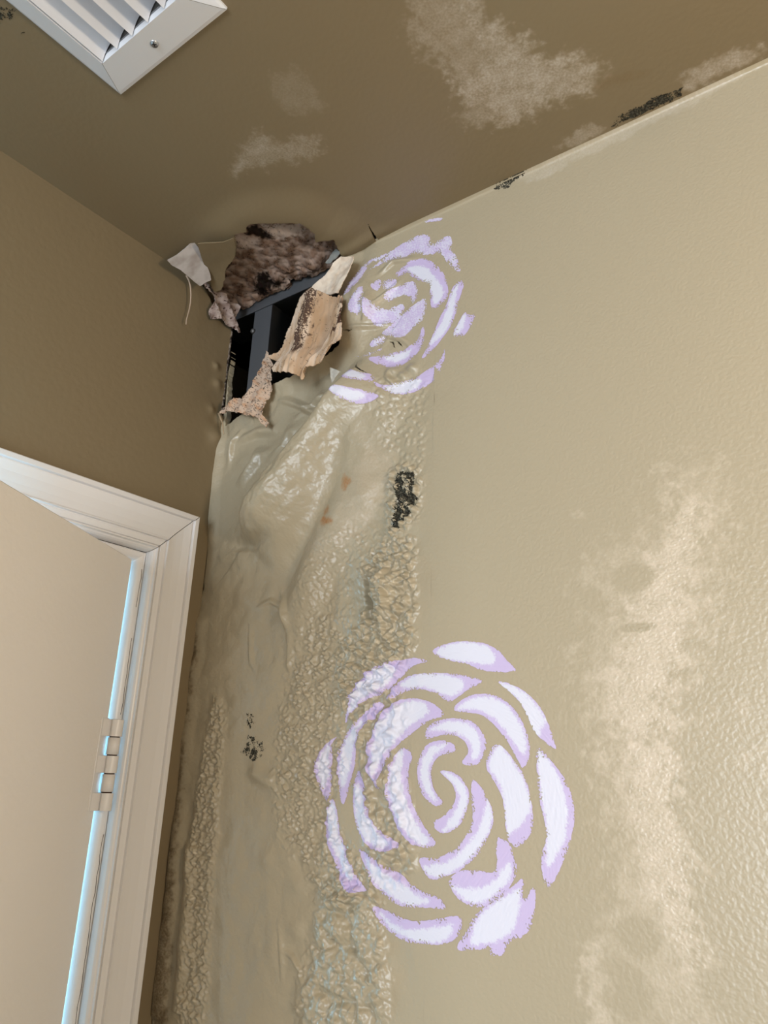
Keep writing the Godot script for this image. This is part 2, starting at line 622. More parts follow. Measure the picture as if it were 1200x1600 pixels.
func cove(d: float, r := 0.004) -> float:
	# the small caulked hollow where wall and ceiling meet
	if d >= r:
		return 0.0
	var c := r - maxf(d, 0.0)
	return r - sqrt(r * r - c * c)


func relief(x: float, d: float) -> float:
	var h := 0.0
	var r := 0.004
	h += cove(d, r)
	if x >= AX:
		return h
	var p := Vector2(x, d)
	var dm := zone("damage", p, 0.03)
	if dm > 0.0:
		h += dm * (0.0022 * nz("broad", x, d) + 0.0005 * nz("mid", x, d))
		var pouch := zone("pouch", p, 0.02)
		if pouch > 0.0:
			h += pouch * (0.0012 * nz("mid", x * 0.9 + d * 0.9, (d - x) * 0.45) + 0.0003 * nz("edge", (x + d) * 0.9, (d - x) * 0.5))
	var big := maxf(zone("coarse", p, 0.008), zone("mold_bubble", p, 0.006))
	if big > 0.0:
		h += big * (0.0055 * dome("cell_m", x, d, 0.54) * (0.8 + 0.7 * nz("pick", x, d)) + 0.0014 * dome("cell_s", x, d, 0.48))
	var fine := maxf(maxf(zone("fine", p, 0.012), zone("edge_fine", p)), 0.35 * zone("skirt", p, 0.014))
	if fine > 0.0:
		h += fine * (0.0028 * dome("cell_s", x, d, 0.54) * clampf(0.7 + 1.3 * nz("pick", x, d), 0.0, 1.3) + 0.0018 * maxf(0.0, nz("mid", x, d)))
	var crust := zone("crust", p, 0.006)
	if crust > 0.0:
		h += crust * (0.0022 * dome("cell_s", x * 1.3, d, 0.6) * clampf(0.6 + 1.6 * nz("pick", x, d), 0.0, 1.2) + 0.003 * nz("edge", x, d) + 0.002)
	var lumps := zone("rose_lumps", p, 0.012)
	if lumps > 0.0:
		h += lumps * (0.0055 * dome("cell_l", x, d, 0.8) * clampf(0.55 + 1.2 * nz("pick", x, d), 0.0, 1.2) + 0.0015 * nz("mid", x, d))
	var low := zone("low", p, 0.01)
	if low > 0.0:
		h += low * (0.005 * dome("cell_l", x * 0.8, d, 0.75) + 0.003 * dome("cell_s", x, d, 0.6) * maxf(0.0, 0.3 + nz("pick", x, d)) + 0.003 * nz("mid", x, d))
	var under := zone("under", p, 0.012)
	if under > 0.0:
		h += under * 0.0011 * dome("cell_m", x, d, 0.4)
	# torn rim around the hole curls outward
	if d < 0.28 and x > 0.06:
		var hb := sd_at(hole_grid, p, false)
		if hb > -0.01 and hb < 0.02:
			h += 0.006 * (1.0 - clampf(hb / 0.02, 0.0, 1.0))
	return h


func add_folds() -> void:
	# ridges and swellings, each added only where it reaches
	for e in ridges:
		var r: Rect2 = e.box
		for j in range(maxi(0, int(r.position.y / STEP)), mini(wm, int(r.end.y / STEP) + 2)):
			for i in range(maxi(0, int(r.position.x / STEP)), mini(wn, int(r.end.x / STEP) + 2)):
				var a := along(e.p, Vector2(i * STEP, j * STEP))
				var k: float = a.x / (e.wl if a.z > 0.0 else e.wr)
				if k >= 1.0:
					continue
				var t: float = minf(minf(1.0, a.y / e.ta), (1.0 - a.y) / e.tb)
				k = 1.0 - k * k
				wall_height[j * wn + i] += e.h * k * k * sstep(0.0, 1.0, t * 0.85 + 0.15)
	for b in blobs:
		var c: Vector2 = b[0]
		var m := maxf(b[2], b[3]) * 2.2
		for j in range(maxi(0, int((c.y - m) / STEP)), mini(wm, int((c.y + m) / STEP) + 2)):
			for i in range(maxi(0, int((c.x - m) / STEP)), mini(wn, int((c.x + m) / STEP) + 2)):
				var w := Vector2(i * STEP, j * STEP) - c
				var u := Vector2((w.x * b[4] + w.y * b[5]) / b[2], (w.y * b[4] - w.x * b[5]) / b[3])
				var l := u.length_squared()
				if l < 5.0:
					wall_height[j * wn + i] += b[1] * (exp(-l * 1.2) - 0.0025)
	for j in wm:
		for i in range(int((AX - 0.018) / STEP), wn):
			wall_height[j * wn + i] = lerpf(cove(j * STEP), wall_height[j * wn + i], sstep(AX, AX - 0.018, i * STEP))


func surface(x: float, d: float) -> float:
	# height of wall_right at a point, from the stored lattice
	if x >= AX - STEP * 1.5 or x < 0.0 or d > AD - STEP * 1.5:
		return relief(x, d) if d < 0.004 else 0.0
	var fx := x / STEP
	var fd := maxf(d, 0.0) / STEP
	var i := mini(int(fx), wn - 2)
	var j := mini(int(fd), wm - 2)
	var a := fx - i
	var b := fd - j
	return lerpf(lerpf(wall_height[j * wn + i], wall_height[j * wn + i + 1], a), lerpf(wall_height[(j + 1) * wn + i], wall_height[(j + 1) * wn + i + 1], a), b)


# ---------- stains: deposits on the paint, drawn into the colour map where they lie ----------
func stain(img: Image, du: float, dv: float, poly: PackedVector2Array, color: Color, alpha: float, edge: float, grain: float, gaps := []) -> void:
	var loop := smooth_loop(poly, 3)
	var w := img.get_width()
	var h := img.get_height()
	var r := box_of(loop, edge * 2.0)
	var g_ := sd_grid(loop, r, 0.004)
	for j in range(maxi(0, int(r.position.y / dv * h)), mini(h, int(r.end.y / dv * h) + 1)):
		for i in range(maxi(0, int(r.position.x / du * w)), mini(w, int(r.end.x / du * w) + 1)):
			var p := Vector2((i + 0.5) / w * du, (j + 0.5) / h * dv)
			var s := sd_at(g_, p, false)
			if s > edge * 1.4:
				continue
			var e := nz("edge", p.x, p.y)
			var m := sstep(edge, -edge, s + edge * (1.3 * nz("mid", p.x, p.y) + 0.9 * e))
			if m <= 0.0:
				continue
			for g in gaps:
				var q: Vector2 = (p - g[0]) / g[1]
				m *= sstep(0.75, 1.2, q.length() + 0.25 * e)
			var k := clampf(m * alpha * (1.0 - grain + grain * (0.55 + 1.1 * nz("grain", p.x, p.y) + 0.8 * nz("mid", p.x + 0.3, p.y))), 0.0, 1.0)
			if k > 0.0:
				img.set_pixel(i, j, img.get_pixel(i, j).lerp(color, k))


func wall_map() -> Image:
	var img := Image.create(800, 1014, false, Image.FORMAT_RGB8)
	img.fill(TAN)
	var pale := Color(0.80, 0.745, 0.67)
	var g1: PackedVector2Array = P([0.5199,0.4453,0.521,0.4848])
	var g2: PackedVector2Array = P([0.5069,0.6994,0.4927,0.7351])
	var gaps := [[g1[0], Vector2(0.017, 0.012)], [g1[1], Vector2(0.014, 0.004)], [g2[0], Vector2(0.016, 0.014)], [g2[1], Vector2(0.022, 0.02)]]
	stain(img, WALL_U, WALL_V, P([0.5734,0.3604,0.5942,0.3747,0.5937,0.3926,0.5868,0.4043,0.5892,0.4158,0.5852,0.4278,0.5864,0.4435,0.5806,0.4596,0.5824,0.4688,0.5771,0.4803,0.5741,0.4963,0.5672,0.5032,0.5637,0.5175,0.5546,0.5258,0.5434,0.5313,0.5493,0.5457,0.5557,0.5514,0.5476,0.5639,0.5413,0.5723,0.5387,0.5861,0.4886,0.5879,0.485,0.5691,0.4789,0.5497,0.4747,0.5189,0.4852,0.494,0.4901,0.4799,0.5013,0.4711,0.4968,0.451,0.4771,0.4388,0.4898,0.4267,0.5069,0.4221,0.5367,0.4112,0.5505,0.395,0.5436,0.3836,0.5571,0.3725]), pale, 0.36, 0.020, 0.45, gaps)
	stain(img, WALL_U, WALL_V, P([0.5649,0.3874,0.5761,0.396,0.5704,0.4242,0.5638,0.4486,0.5601,0.4729,0.5552,0.4951,0.5518,0.5171,0.5392,0.5298,0.5418,0.5499,0.5291,0.5655,0.5055,0.563,0.4956,0.5498,0.4954,0.5272,0.5061,0.5076,0.5152,0.4895,0.5148,0.4738,0.532,0.4514,0.5399,0.4298,0.5537,0.4121]), pale, 0.62, 0.014, 0.4, gaps)
	stain(img, WALL_U, WALL_V, P([0.491,0.5688,0.5351,0.5733,0.5419,0.5934,0.5375,0.6074,0.5417,0.6242,0.5468,0.644,0.5473,0.651,0.5426,0.6688,0.5496,0.6903,0.55,0.7044,0.5417,0.7111,0.5445,0.7437,0.4795,0.7569,0.4669,0.7433,0.4698,0.7138,0.4836,0.7117,0.4833,0.6941,0.4937,0.6808,0.4864,0.6672,0.4989,0.6438,0.4889,0.6257,0.4859,0.6051,0.492,0.5996,0.49,0.585]), pale, 0.40, 0.014, 0.45, gaps)
	stain(img, WALL_U, WALL_V, P([0.5147,0.575,0.5349,0.5759,0.5412,0.5935,0.5362,0.6075,0.5398,0.6244,0.5443,0.6443,0.5408,0.669,0.5469,0.694,0.547,0.7048,0.5372,0.7086,0.5243,0.6883,0.5159,0.6662,0.5128,0.6376,0.5053,0.6092]), pale, 0.55, 0.010, 0.4, gaps)
	stain(img, WALL_U, WALL_V, P([0.4669,0.7167,0.4779,0.7161,0.4815,0.7247,0.4765,0.7415,0.4866,0.7485,0.4914,0.7545,0.4755,0.7577,0.4669,0.7433]), pale, 0.5, 0.008, 0.4)
	for c in [P([0.58,0.5784,0.5863,0.5752,0.5917,0.5793,0.5854,0.5831]), P([0.5978,0.5767,0.6027,0.5742,0.6018,0.5814,0.5974,0.5803]), P([0.5952,0.5888,0.6013,0.5862,0.6006,0.5921]), P([0.5845,0.5446,0.5926,0.542,0.5933,0.5474,0.5854,0.5487]), P([0.5463,0.3494,0.5525,0.3525,0.5505,0.3573,0.5459,0.3555]), P([0.4623,0.4959,0.4709,0.4948,0.4688,0.5027,0.462,0.5024]), P([0.4763,0.3843,0.4825,0.3844,0.4814,0.3887,0.477,0.388])]:
		stain(img, WALL_U, WALL_V, c, pale, 0.34, 0.006, 0.5)
	# the run below the pouch and the deposit under the ceiling edge
	stain(img, WALL_U, WALL_V, P([0.2649,0.2703,0.2827,0.2961,0.2719,0.3295,0.2529,0.3611,0.2286,0.3783,0.206,0.368,0.1942,0.3877,0.1744,0.3707,0.2077,0.3322,0.2231,0.2983]), Color(0.74, 0.68, 0.60), 0.42, 0.012, 0.5)
	for c in [P([0.2169,0.3014,0.2276,0.3013,0.23,0.3107,0.2197,0.3145]), P([0.1941,0.3334,0.2032,0.3335,0.2046,0.3403,0.1965,0.3404]), P([0.1922,0.3434,0.2067,0.3443,0.2075,0.3545,0.1958,0.3541])]:
		stain(img, WALL_U, WALL_V, c, Color(0.60, 0.36, 0.17), 0.6, 0.003, 0.5)
	stain(img, WALL_U, WALL_V, P([0.435,-0.0013,0.4814,-0.0013,0.5281,-0.0027,0.5658,-0.0059,0.6012,-0.0074,0.6292,-0.008,0.653,-0.0059,0.6493,0.0037,0.6053,0.0098,0.5765,0.01,0.5334,0.014,0.4944,0.0123,0.4738,0.0159,0.4456,0.0142]), Color(0.74, 0.70, 0.64), 0.5, 0.003, 0.5)
	# a narrow darker brown strip along the room corner
	stain(img, WALL_U, WALL_V, P([-0.0122,0.4439,0.003,0.4634,0.0023,0.5227,0.0016,0.5796,0.0062,0.6498,0.0095,0.711,0.0132,0.7714,0.0187,0.8482,0.0029,0.8514,-0.0021,0.809,-0.0061,0.6872,-0.0064,0.5965]), Color(0.30, 0.235, 0.155), 0.6, 0.005, 0.5)
	return img


func wall_bump() -> Image:
	# orange-peel relief of the rolled paint, coarser to the right, crusty where the deposit sits
	var f := FastNoiseLite.new()
	f.noise_type = FastNoiseLite.TYPE_SIMPLEX_SMOOTH
	f.fractal_octaves = 2
	f.frequency = 0.1
	f.seed = 41
	var img := f.get_image(1600, 2028)
	for poly in [P([0.5649,0.3874,0.5761,0.396,0.5704,0.4242,0.5638,0.4486,0.5601,0.4729,0.5552,0.4951,0.5518,0.5171,0.5392,0.5298,0.5418,0.5499,0.5291,0.5655,0.5055,0.563,0.4956,0.5498,0.4954,0.5272,0.5061,0.5076,0.5152,0.4895,0.5148,0.4738,0.532,0.4514,0.5399,0.4298,0.5537,0.4121]), P([0.5147,0.575,0.5349,0.5759,0.5412,0.5935,0.5362,0.6075,0.5398,0.6244,0.5443,0.6443,0.5408,0.669,0.5469,0.694,0.547,0.7048,0.5372,0.7086,0.5243,0.6883,0.5159,0.6662,0.5128,0.6376,0.5053,0.6092])]:
		var r := box_of(poly, 0.012)
		var g := sd_grid(poly, r, 0.006)
		for j in range(int(r.position.y / WALL_V * 2028), mini(2028, int(r.end.y / WALL_V * 2028))):
			for i in range(int(r.position.x / WALL_U * 1600), mini(1600, int(r.end.x / WALL_U * 1600))):
				var p := Vector2(i / 1600.0 * WALL_U, j / 2028.0 * WALL_V)
				var m := sstep(0.010, -0.006, sd_at(g, p, false))
				if m > 0.0:
					var v := img.get_pixel(i, j).r + m * (0.55 * nz("grain", p.x * 0.7, p.y * 0.9) + 0.25 * nz("edge", p.x, p.y))
					img.set_pixel(i, j, Color(v, v, v))
	return img


func textured(img: Image) -> ImageTexture:
	img.generate_mipmaps()
	return ImageTexture.create_from_image(img)


func build_wall_right() -> void:
	wn = int(AX / STEP) + 1
	wm = int(AD / STEP) + 1
	var pos := PackedVector3Array()
	var s := PackedFloat32Array()
	var uv := PackedVector2Array()
	wall_height.resize(wn * wm)
	hole_grid = sd_grid(hole_wall, Rect2(0, 0, AX, 0.29), 0.004)
	for j in wm:
		for i in wn:
			wall_height[j * wn + i] = relief(i * STEP, j * STEP)
	add_folds()
	for j in wm:
		for i in wn:
			var x := i * STEP
			var d := j * STEP
			var h := wall_height[j * wn + i]
			pos.append(Vector3(x, H - d, h))
			uv.append(Vector2(x / WALL_U, d / WALL_V))
			var f := 1.0
			if d < 0.28:
				f = sd_at(hole_grid, Vector2(x, d)) + 0.002 * nz("edge", x, d)
			for c in cracks:
				if c.box.has_point(Vector2(x, d)):
					var a := along(c.p, Vector2(x, d))
					f = minf(f, a.x - 0.0011 * (1.0 - absf(2.0 * a.y - 0.8)) * (1.0 + 0.9 * nz("grain", x, d)))
			s.append(f)
	var mesh := lattice(wn, wm, pos, s, PackedColorArray(), uv, Vector3(0, 0, 1), 0.0, null, 0.008)
	# the sound part of the wall, beside and below, out to the other corner
	var xe := (wn - 1) * STEP
	var de := (wm - 1) * STEP
	var xs := [xe]
	while xs[-1] < WALL_U - 0.02:
		xs.append(xs[-1] + 0.02)
	var ds := [0.0]
	for k in range(1, 9):
		ds.append(k * 0.0011)
	while ds[-1] < WALL_V - 0.03:
		ds.append(ds[-1] + 0.025)
	pos.clear()
	uv.clear()
	for d in ds:
		for x in xs:
			pos.append(Vector3(x, H - d, relief(x, d)))
			uv.append(Vector2(x / WALL_U, d / WALL_V))
	mesh = lattice(xs.size(), ds.size(), pos, PackedFloat32Array(), PackedColorArray(), uv, Vector3(0, 0, 1), 0.0, mesh)
	var st := new_st()
	var x1: float = xs[-1]
	var d1: float = ds[-1]
	quad(st, Vector3(x1, H, 0), Vector3(2.6, H, 0), Vector3(2.6, 0, 0), Vector3(x1, 0, 0))
	quad(st, Vector3(xe, H - d1, 0), Vector3(x1, H - d1, 0), Vector3(x1, 0, 0), Vector3(xe, 0, 0))
	quad(st, Vector3(0, H - de, 0), Vector3(xe, H - de, 0), Vector3(xe, 0, 0), Vector3(0, 0, 0))
	st.generate_normals()
	mesh = st.commit(mesh)
	st = new_st()
	add_box(st, Vector3(-0.16, -0.1, -0.40), Vector3(2.76, H + 0.2, -0.35))
	st.generate_normals()
	mesh = st.commit(mesh)
	var m := paint(Color.WHITE, 0.33, 0.5)
	m.albedo_texture = textured(wall_map())
	bump(m, textured(wall_bump()), 0.024)
	var o := put("wall_right", mesh, null)
	mesh.surface_set_material(0, m)
	mesh.surface_set_material(1, m)
	mesh.surface_set_material(2, tri_paint(TAN, 0.42))
	mesh.surface_set_material(3, paint(Color(0.46, 0.43, 0.39), 0.9))
	struct(o, "tan painted wall with sagging blistered paint and white rose paintings", "wall")


func sag(x: float, z: float) -> float:
	# how far the ceiling skin hangs down
	var p := Vector2(x, z)
	if x > 0.34 or z > 0.18:
		return 0.0
	if ceil_grid.is_empty():
		ceil_grid = sd_grid(hole_ceiling, Rect2(-0.01, -0.01, 0.36, 0.2), 0.003)
	var s := sd_at(ceil_grid, p, false)
	var g := 0.0
	if s < 0.06:
		g += 0.006 * sstep(0.055, 0.0, s)
	g += 0.004 * exp(-pow((z - 0.012) / 0.008, 2.0)) * sstep(0.30, 0.22, x)
	g *= sstep(0.0, 0.01, x) * sstep(0.33, 0.27, x) * sstep(0.17, 0.12, z)
	return g


func ceiling_map() -> Image:
	var img := Image.create(1064, 850, false, Image.FORMAT_RGB8)
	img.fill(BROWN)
	var pale := Color(0.765, 0.73, 0.695)
	stain(img, CEIL_U, CEIL_V, P([0.4358,0.2114,0.4585,0.2312,0.4899,0.2096,0.488,0.1688,0.5036,0.1406,0.5091,0.1205,0.5255,0.1036,0.5433,0.0896,0.5503,0.0695,0.5379,0.0601,0.5196,0.0602,0.4972,0.0669,0.4835,0.0654,0.4628,0.0639,0.4474,0.0674,0.4398,0.0794,0.4268,0.0814,0.4161,0.1,0.4286,0.1092,0.4346,0.1425,0.4306,0.1686,0.4251,0.1908]), pale, 0.40, 0.010, 0.45)
	stain(img, CEIL_U, CEIL_V, P([0.4745,0.1881,0.4866,0.1663,0.5023,0.1379,0.5078,0.1177,0.5323,0.0914,0.5433,0.0743,0.5209,0.0634,0.4923,0.0703,0.4644,0.0673,0.4449,0.076,0.4494,0.0908,0.4322,0.1154,0.4394,0.1393,0.4577,0.1307,0.4754,0.1454]), pale, 0.38, 0.012, 0.6)
	stain(img, CEIL_U, CEIL_V, P([0.6028,0.0191,0.6116,0.0315,0.6244,0.0286,0.645,0.0275,0.6639,0.0201,0.6694,0.009,0.6461,0.008,0.6081,0.0074]), pale, 0.55, 0.005, 0.45)
	stain(img, CEIL_U, CEIL_V, P([0.4803,0.0133,0.5041,0.0221,0.5172,0.0225,0.5292,0.0121,0.5243,0.0075,0.4977,0.0065]), pale, 0.45, 0.004, 0.45)
	stain(img, CEIL_U, CEIL_V, P([0.2999,0.2343,0.3223,0.227,0.3221,0.1973,0.3128,0.1835,0.2889,0.1937,0.2837,0.2119]), pale, 0.20, 0.006, 0.5)
	stain(img, CEIL_U, CEIL_V, P([0.1834,0.1764,0.2125,0.1916,0.2447,0.1959,0.2495,0.1765,0.2767,0.1679,0.2875,0.1542,0.2673,0.141,0.2317,0.1581,0.2141,0.1593,0.2011,0.1716,0.1846,0.1683]), pale, 0.42, 0.007, 0.6)
	stain(img, CEIL_U, CEIL_V, P([0.5379,0.0601,0.5509,0.0632,0.5713,0.0552,0.5796,0.0456,0.5587,0.052,0.5438,0.052]), Color(0.45, 0.36, 0.24), 0.4, 0.004, 0.5)
	return img


const VX0 := 0.1880
const VX1 := 0.2946
const VZ0 := 0.3360
const VZ1 := 0.6000


func build_ceiling() -> void:
	var nx := 276
	var nzz := 143
	var st_ := 0.0012
	var pos := PackedVector3Array()
	var s := PackedFloat32Array()
	var uv := PackedVector2Array()
	var tear: PackedVector2Array = P([0.2572,0.0374,0.2517,0.0228,0.2501,0.0132,0.2472,0.0042])
	for j in nzz:
		for i in nx:
			var x := i * st_
			var z := j * st_
			pos.append(Vector3(x, H - sag(x, z), z))
			uv.append(Vector2(x / CEIL_U, z / CEIL_V))
			var f := sd_at(ceil_grid, Vector2(x, z)) + 0.0015 * nz("edge", x, z) + 0.0006 * nz("grain", x, z)
			var a := along(tear, Vector2(x, z))
			s.append(minf(f, a.x - 0.0022 * a.y * (1.0 + 0.6 * nz("grain", x, z))))
	var mesh := lattice(nx, nzz, pos, s, PackedColorArray(), uv, Vector3(0, -1, 0), 0.0, null, 0.002)
	var xe := (nx - 1) * st_
	var ze := (nzz - 1) * st_
	var xs := [0.0, VX0, VX1, xe, 0.6, CEIL_U]
	var zs := [0.0, ze, VZ0, VZ1, CEIL_V]
	pos.clear()
	uv.clear()
	var st := new_st()
	for j in 4:
		for i in 5:
			if (j == 0 and i < 3) or (i == 1 and j == 2):
				continue
			for c in [[0, 0], [0, 1], [1, 1], [0, 0], [1, 1], [1, 0]]:
				st.set_uv(Vector2(xs[i + c[0]] / CEIL_U, zs[j + c[1]] / CEIL_V))
				st.add_vertex(Vector3(xs[i + c[0]], H, zs[j + c[1]]))
	st.generate_normals()
	st.generate_tangents()
	mesh = st.commit(mesh)
	st = new_st()
	quad(st, Vector3(CEIL_U, H, 0), Vector3(CEIL_U, H, 2.8), Vector3(2.6, H, 2.8), Vector3(2.6, H, 0))
	quad(st, Vector3(0, H, CEIL_V), Vector3(0, H, 2.8), Vector3(CEIL_U, H, 2.8), Vector3(CEIL_U, H, CEIL_V))
	add_box(st, Vector3(-0.16, H + 0.2, -0.40), Vector3(2.76, H + 0.25, 2.96))
	st.generate_normals()
	mesh = st.commit(mesh)
	var m := paint(Color.WHITE, 0.45, 0.5)
	m.albedo_texture = textured(ceiling_map())
	var f := FastNoiseLite.new()
	f.noise_type = FastNoiseLite.TYPE_SIMPLEX_SMOOTH
	f.frequency = 0.07
	f.fractal_octaves = 2
	f.seed = 45
	bump(m, textured(f.get_image(2040, 1640)), 0.012)
	mesh.surface_set_material(0, m)
	mesh.surface_set_material(1, m)
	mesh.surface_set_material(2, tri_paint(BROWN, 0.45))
	var o := put("ceiling", mesh, null)
	struct(o, "tan ceiling with pale water marks and a broken corner", "ceiling")
	# the mouldy plasterboard laid bare above the torn skin
	var rect := Rect2(-0.03, -0.012, 0.27, 0.15)
	var chunk := smooth_loop(P([-0.0085,0.0408,0.0349,0.0546,0.0668,0.0676,0.0975,0.1,0.1245,0.1043,0.1568,0.0876,0.1871,0.0674,0.1887,0.0395,0.1984,0.0179,0.192,-0.0014,0.169,-0.0108,0.1439,-0.017,0.1184,-0.0134,0.0975,-0.0042,0.0754,-0.014,0.052,-0.0177,0.0286,-0.0252,0.0127,-0.0249,0.0021,-0.0147,-0.0064,-0.0025,-0.0085,0.0153]))
	var dark: PackedVector2Array = P([0.0687,0.0298,0.0821,0.0238,0.0812,0.0098,0.0943,0.0012,0.0846,-0.0045,0.0664,0.0013,0.0473,-0.0113,0.0384,-0.0022,0.0514,0.0172])
	var dark2: PackedVector2Array = P([0.1222,0.0989,0.1352,0.0951,0.1352,0.0853,0.1361,0.0723,0.1337,0.0637,0.1255,0.0716,0.1216,0.0818,0.1136,0.0897])
	var pale1: PackedVector2Array = P([0.1406,0.0927,0.1794,0.067,0.1816,0.057,0.1675,0.0539,0.1526,0.0588,0.1369,0.0629,0.1382,0.0784])
	var pale2: PackedVector2Array = P([0.0979,0.0963,0.1124,0.0905,0.1206,0.0749,0.1084,0.0648,0.0944,0.0713,0.0849,0.0803])
	var pale3: PackedVector2Array = P([0.0754,0.0015,0.0864,-0.0027,0.0815,-0.0147,0.0651,-0.0228,0.0574,-0.0146])
	var board := sheet(rect, 0.0012,
		func(p): return -sd(p, chunk) + 0.004 * nz("edge", p.x, p.y),
		func(p): return Vector3(p.x, H + 0.009 - 0.002 * nz("mid", p.x, p.y) - 0.0006 * nz("edge", p.x, p.y) - 0.007 * sstep(0.03, 0.0, p.y) * (0.7 + nz("broad", p.x + 0.5, p.y) + 0.4 * nz("mid", p.x, p.y)), p.y),
		func(p):
			var n := nz("mid", p.x, p.y)
			var g := nz("grain", p.x, p.y)
			var c := lin(0.64, 0.56, 0.51).lerp(lin(0.41, 0.33, 0.28), clampf(0.5 + 1.6 * n, 0.0, 1.0))
			c = c.lerp(lin(0.50, 0.39, 0.32), clampf(1.5 * nz("pick", p.x + 1.0, p.y), 0.0, 0.7))
			c = c.lerp(lin(0.78, 0.72, 0.68), sstep(0.004, -0.004, sd(p, pale1) + 0.006 * nz("edge", p.x, p.y)) * 0.8)
			c = c.lerp(lin(0.76, 0.70, 0.66), sstep(0.006, -0.006, sd(p, pale2) + 0.006 * n) * 0.8)
			c = c.lerp(lin(0.58, 0.50, 0.44), sstep(0.004, -0.003, sd(p, pale3)))
			c = c.lerp(lin(0.05, 0.04, 0.035), sstep(0.004, -0.005, sd(p, dark) + 0.008 * nz("edge", p.x, p.y)) * 0.95)
			c = c.lerp(lin(0.08, 0.06, 0.05), sstep(0.003, -0.003, sd(p, dark2) + 0.005 * nz("edge", p.x, p.y)) * 0.95)
			return c.lerp(lin(0.07, 0.05, 0.045), sstep(0.55, 0.7, g + 0.5 * n) * 0.8),
		Vector3(0, -1, 0), 0.010)
	var b := put("gypsum_board", board, vertex_paint(0.95, 0.15), o)
	b.set_meta("label", "dark brown mouldy plasterboard bared by the torn ceiling paint")


const DOOR_TOP := 2.052
const OPEN_Z0 := 0.0795
const OPEN_Z1 := 0.92


func build_wall_left() -> void:
	# plane x = 0; (z, d); a lattice near the corner, plain beyond, an opening for the door
	var n1 := 92
	var n2 := 300
	var st_ := 0.0011
	var pos := PackedVector3Array()
	var s := PackedFloat32Array()
	var bl := []
	for c in [[P([0.0212,0.1042]), 0.003, 0.005], [P([0.0155,0.1282]), 0.0035, 0.007], [P([0.0073,0.2008]), 0.005, 0.012], [P([0.0197,0.1674]), 0.0022, 0.006], [P([0.0034,0.1745]), 0.004, 0.007]]:
		bl.append([c[0][0], c[1], c[2]])
	var torn: PackedVector2Array = P([0.0673,0.0001,0.0578,-0.0095,0.0462,-0.0065,0.0305,-0.016,0.0161,-0.0065,-0.005,-0.0057,-0.0089,0.0012,-0.0194,0.0342,-0.0061,0.0362,0.0031,0.0336,0.0141,0.0282,0.0297,0.0294,0.0396,0.0199,0.0495,0.0094,0.0559,0.0032])
	for j in n2:
		for i in n1:
			var z := i * st_
			var d := j * st_
			var x := 0.0012 * sstep(0.05, 0.0, z) * nz("broad", z, d)
			for b in bl:
				var q: Vector2 = Vector2(z, d) - b[0]
				x += b[1] * exp(-q.length_squared() / (b[2] * b[2]))
			pos.append(Vector3(x, H - d, z))
			s.append(minf(minf(sd(Vector2(z, d), torn) + 0.002 * nz("edge", z, d), z - 0.0025 * (1.0 + nz("edge", z, d)) * sstep(0.3, 0.24, d) + 0.0001), 1.0))
	var mesh := lattice(n1, n2, pos, s, PackedColorArray(), PackedVector2Array(), Vector3(1, 0, 0), 0.0)
	var ze := (n1 - 1) * st_
	var de := (n2 - 1) * st_
	var st := new_st()
	var f := func(z0: float, z1: float, y0: float, y1: float): quad(st, Vector3(0, y1, z1), Vector3(0, y1, z0), Vector3(0, y0, z0), Vector3(0, y0, z1))
	f.call(0.0, OPEN_Z0, 0.0, H - de)
	f.call(OPEN_Z0, OPEN_Z1, 2.07, H - de)
	f.call(ze, OPEN_Z1, H - de, H)
	f.call(OPEN_Z1, 2.8, 0.0, H)
	# the body of the wall behind its face
	add_box(st, Vector3(-0.12, 0, 0.004), Vector3(-0.013, 2.07, OPEN_Z0))
	add_box(st, Vector3(-0.12, 2.07, 0.004), Vector3(-0.013, H + 0.2, OPEN_Z1))
	add_box(st, Vector3(-0.12, 0, OPEN_Z1), Vector3(-0.001, H + 0.2, 2.8))
	add_box(st, Vector3(-0.16, 0, -0.36), Vector3(-0.12, H + 0.2, OPEN_Z0))
	st.generate_normals()
	mesh = st.commit(mesh)
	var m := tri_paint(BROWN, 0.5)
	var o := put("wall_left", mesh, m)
	struct(o, "tan painted wall above the open door", "wall")
	# ragged plasterboard edge standing along the open corner
	var edge := sheet(Rect2(-0.013, 0.03, 0.0135, 0.14), 0.0008,
		func(p): return minf(p.x + 0.012 + 0.002 * nz("edge", p.y, p.x), 0.003 * (1.0 + 1.2 * nz("edge", p.y * 0.5, 0.2)) - p.x - 0.001),
		func(p): return Vector3(p.x + 0.0015, H - p.y, 0.0028 + 0.0012 * nz("edge", p.x, p.y)),
		func(p): return lin(0.50, 0.45, 0.40).lerp(lin(0.16, 0.13, 0.11), sstep(-0.1, 0.3, nz("edge", p.x * 0.5, p.y * 0.6))),
		Vector3(0, 0, -1), 0.0012)
	put("board_edge", edge, vertex_paint(0.9, 0.2), o)


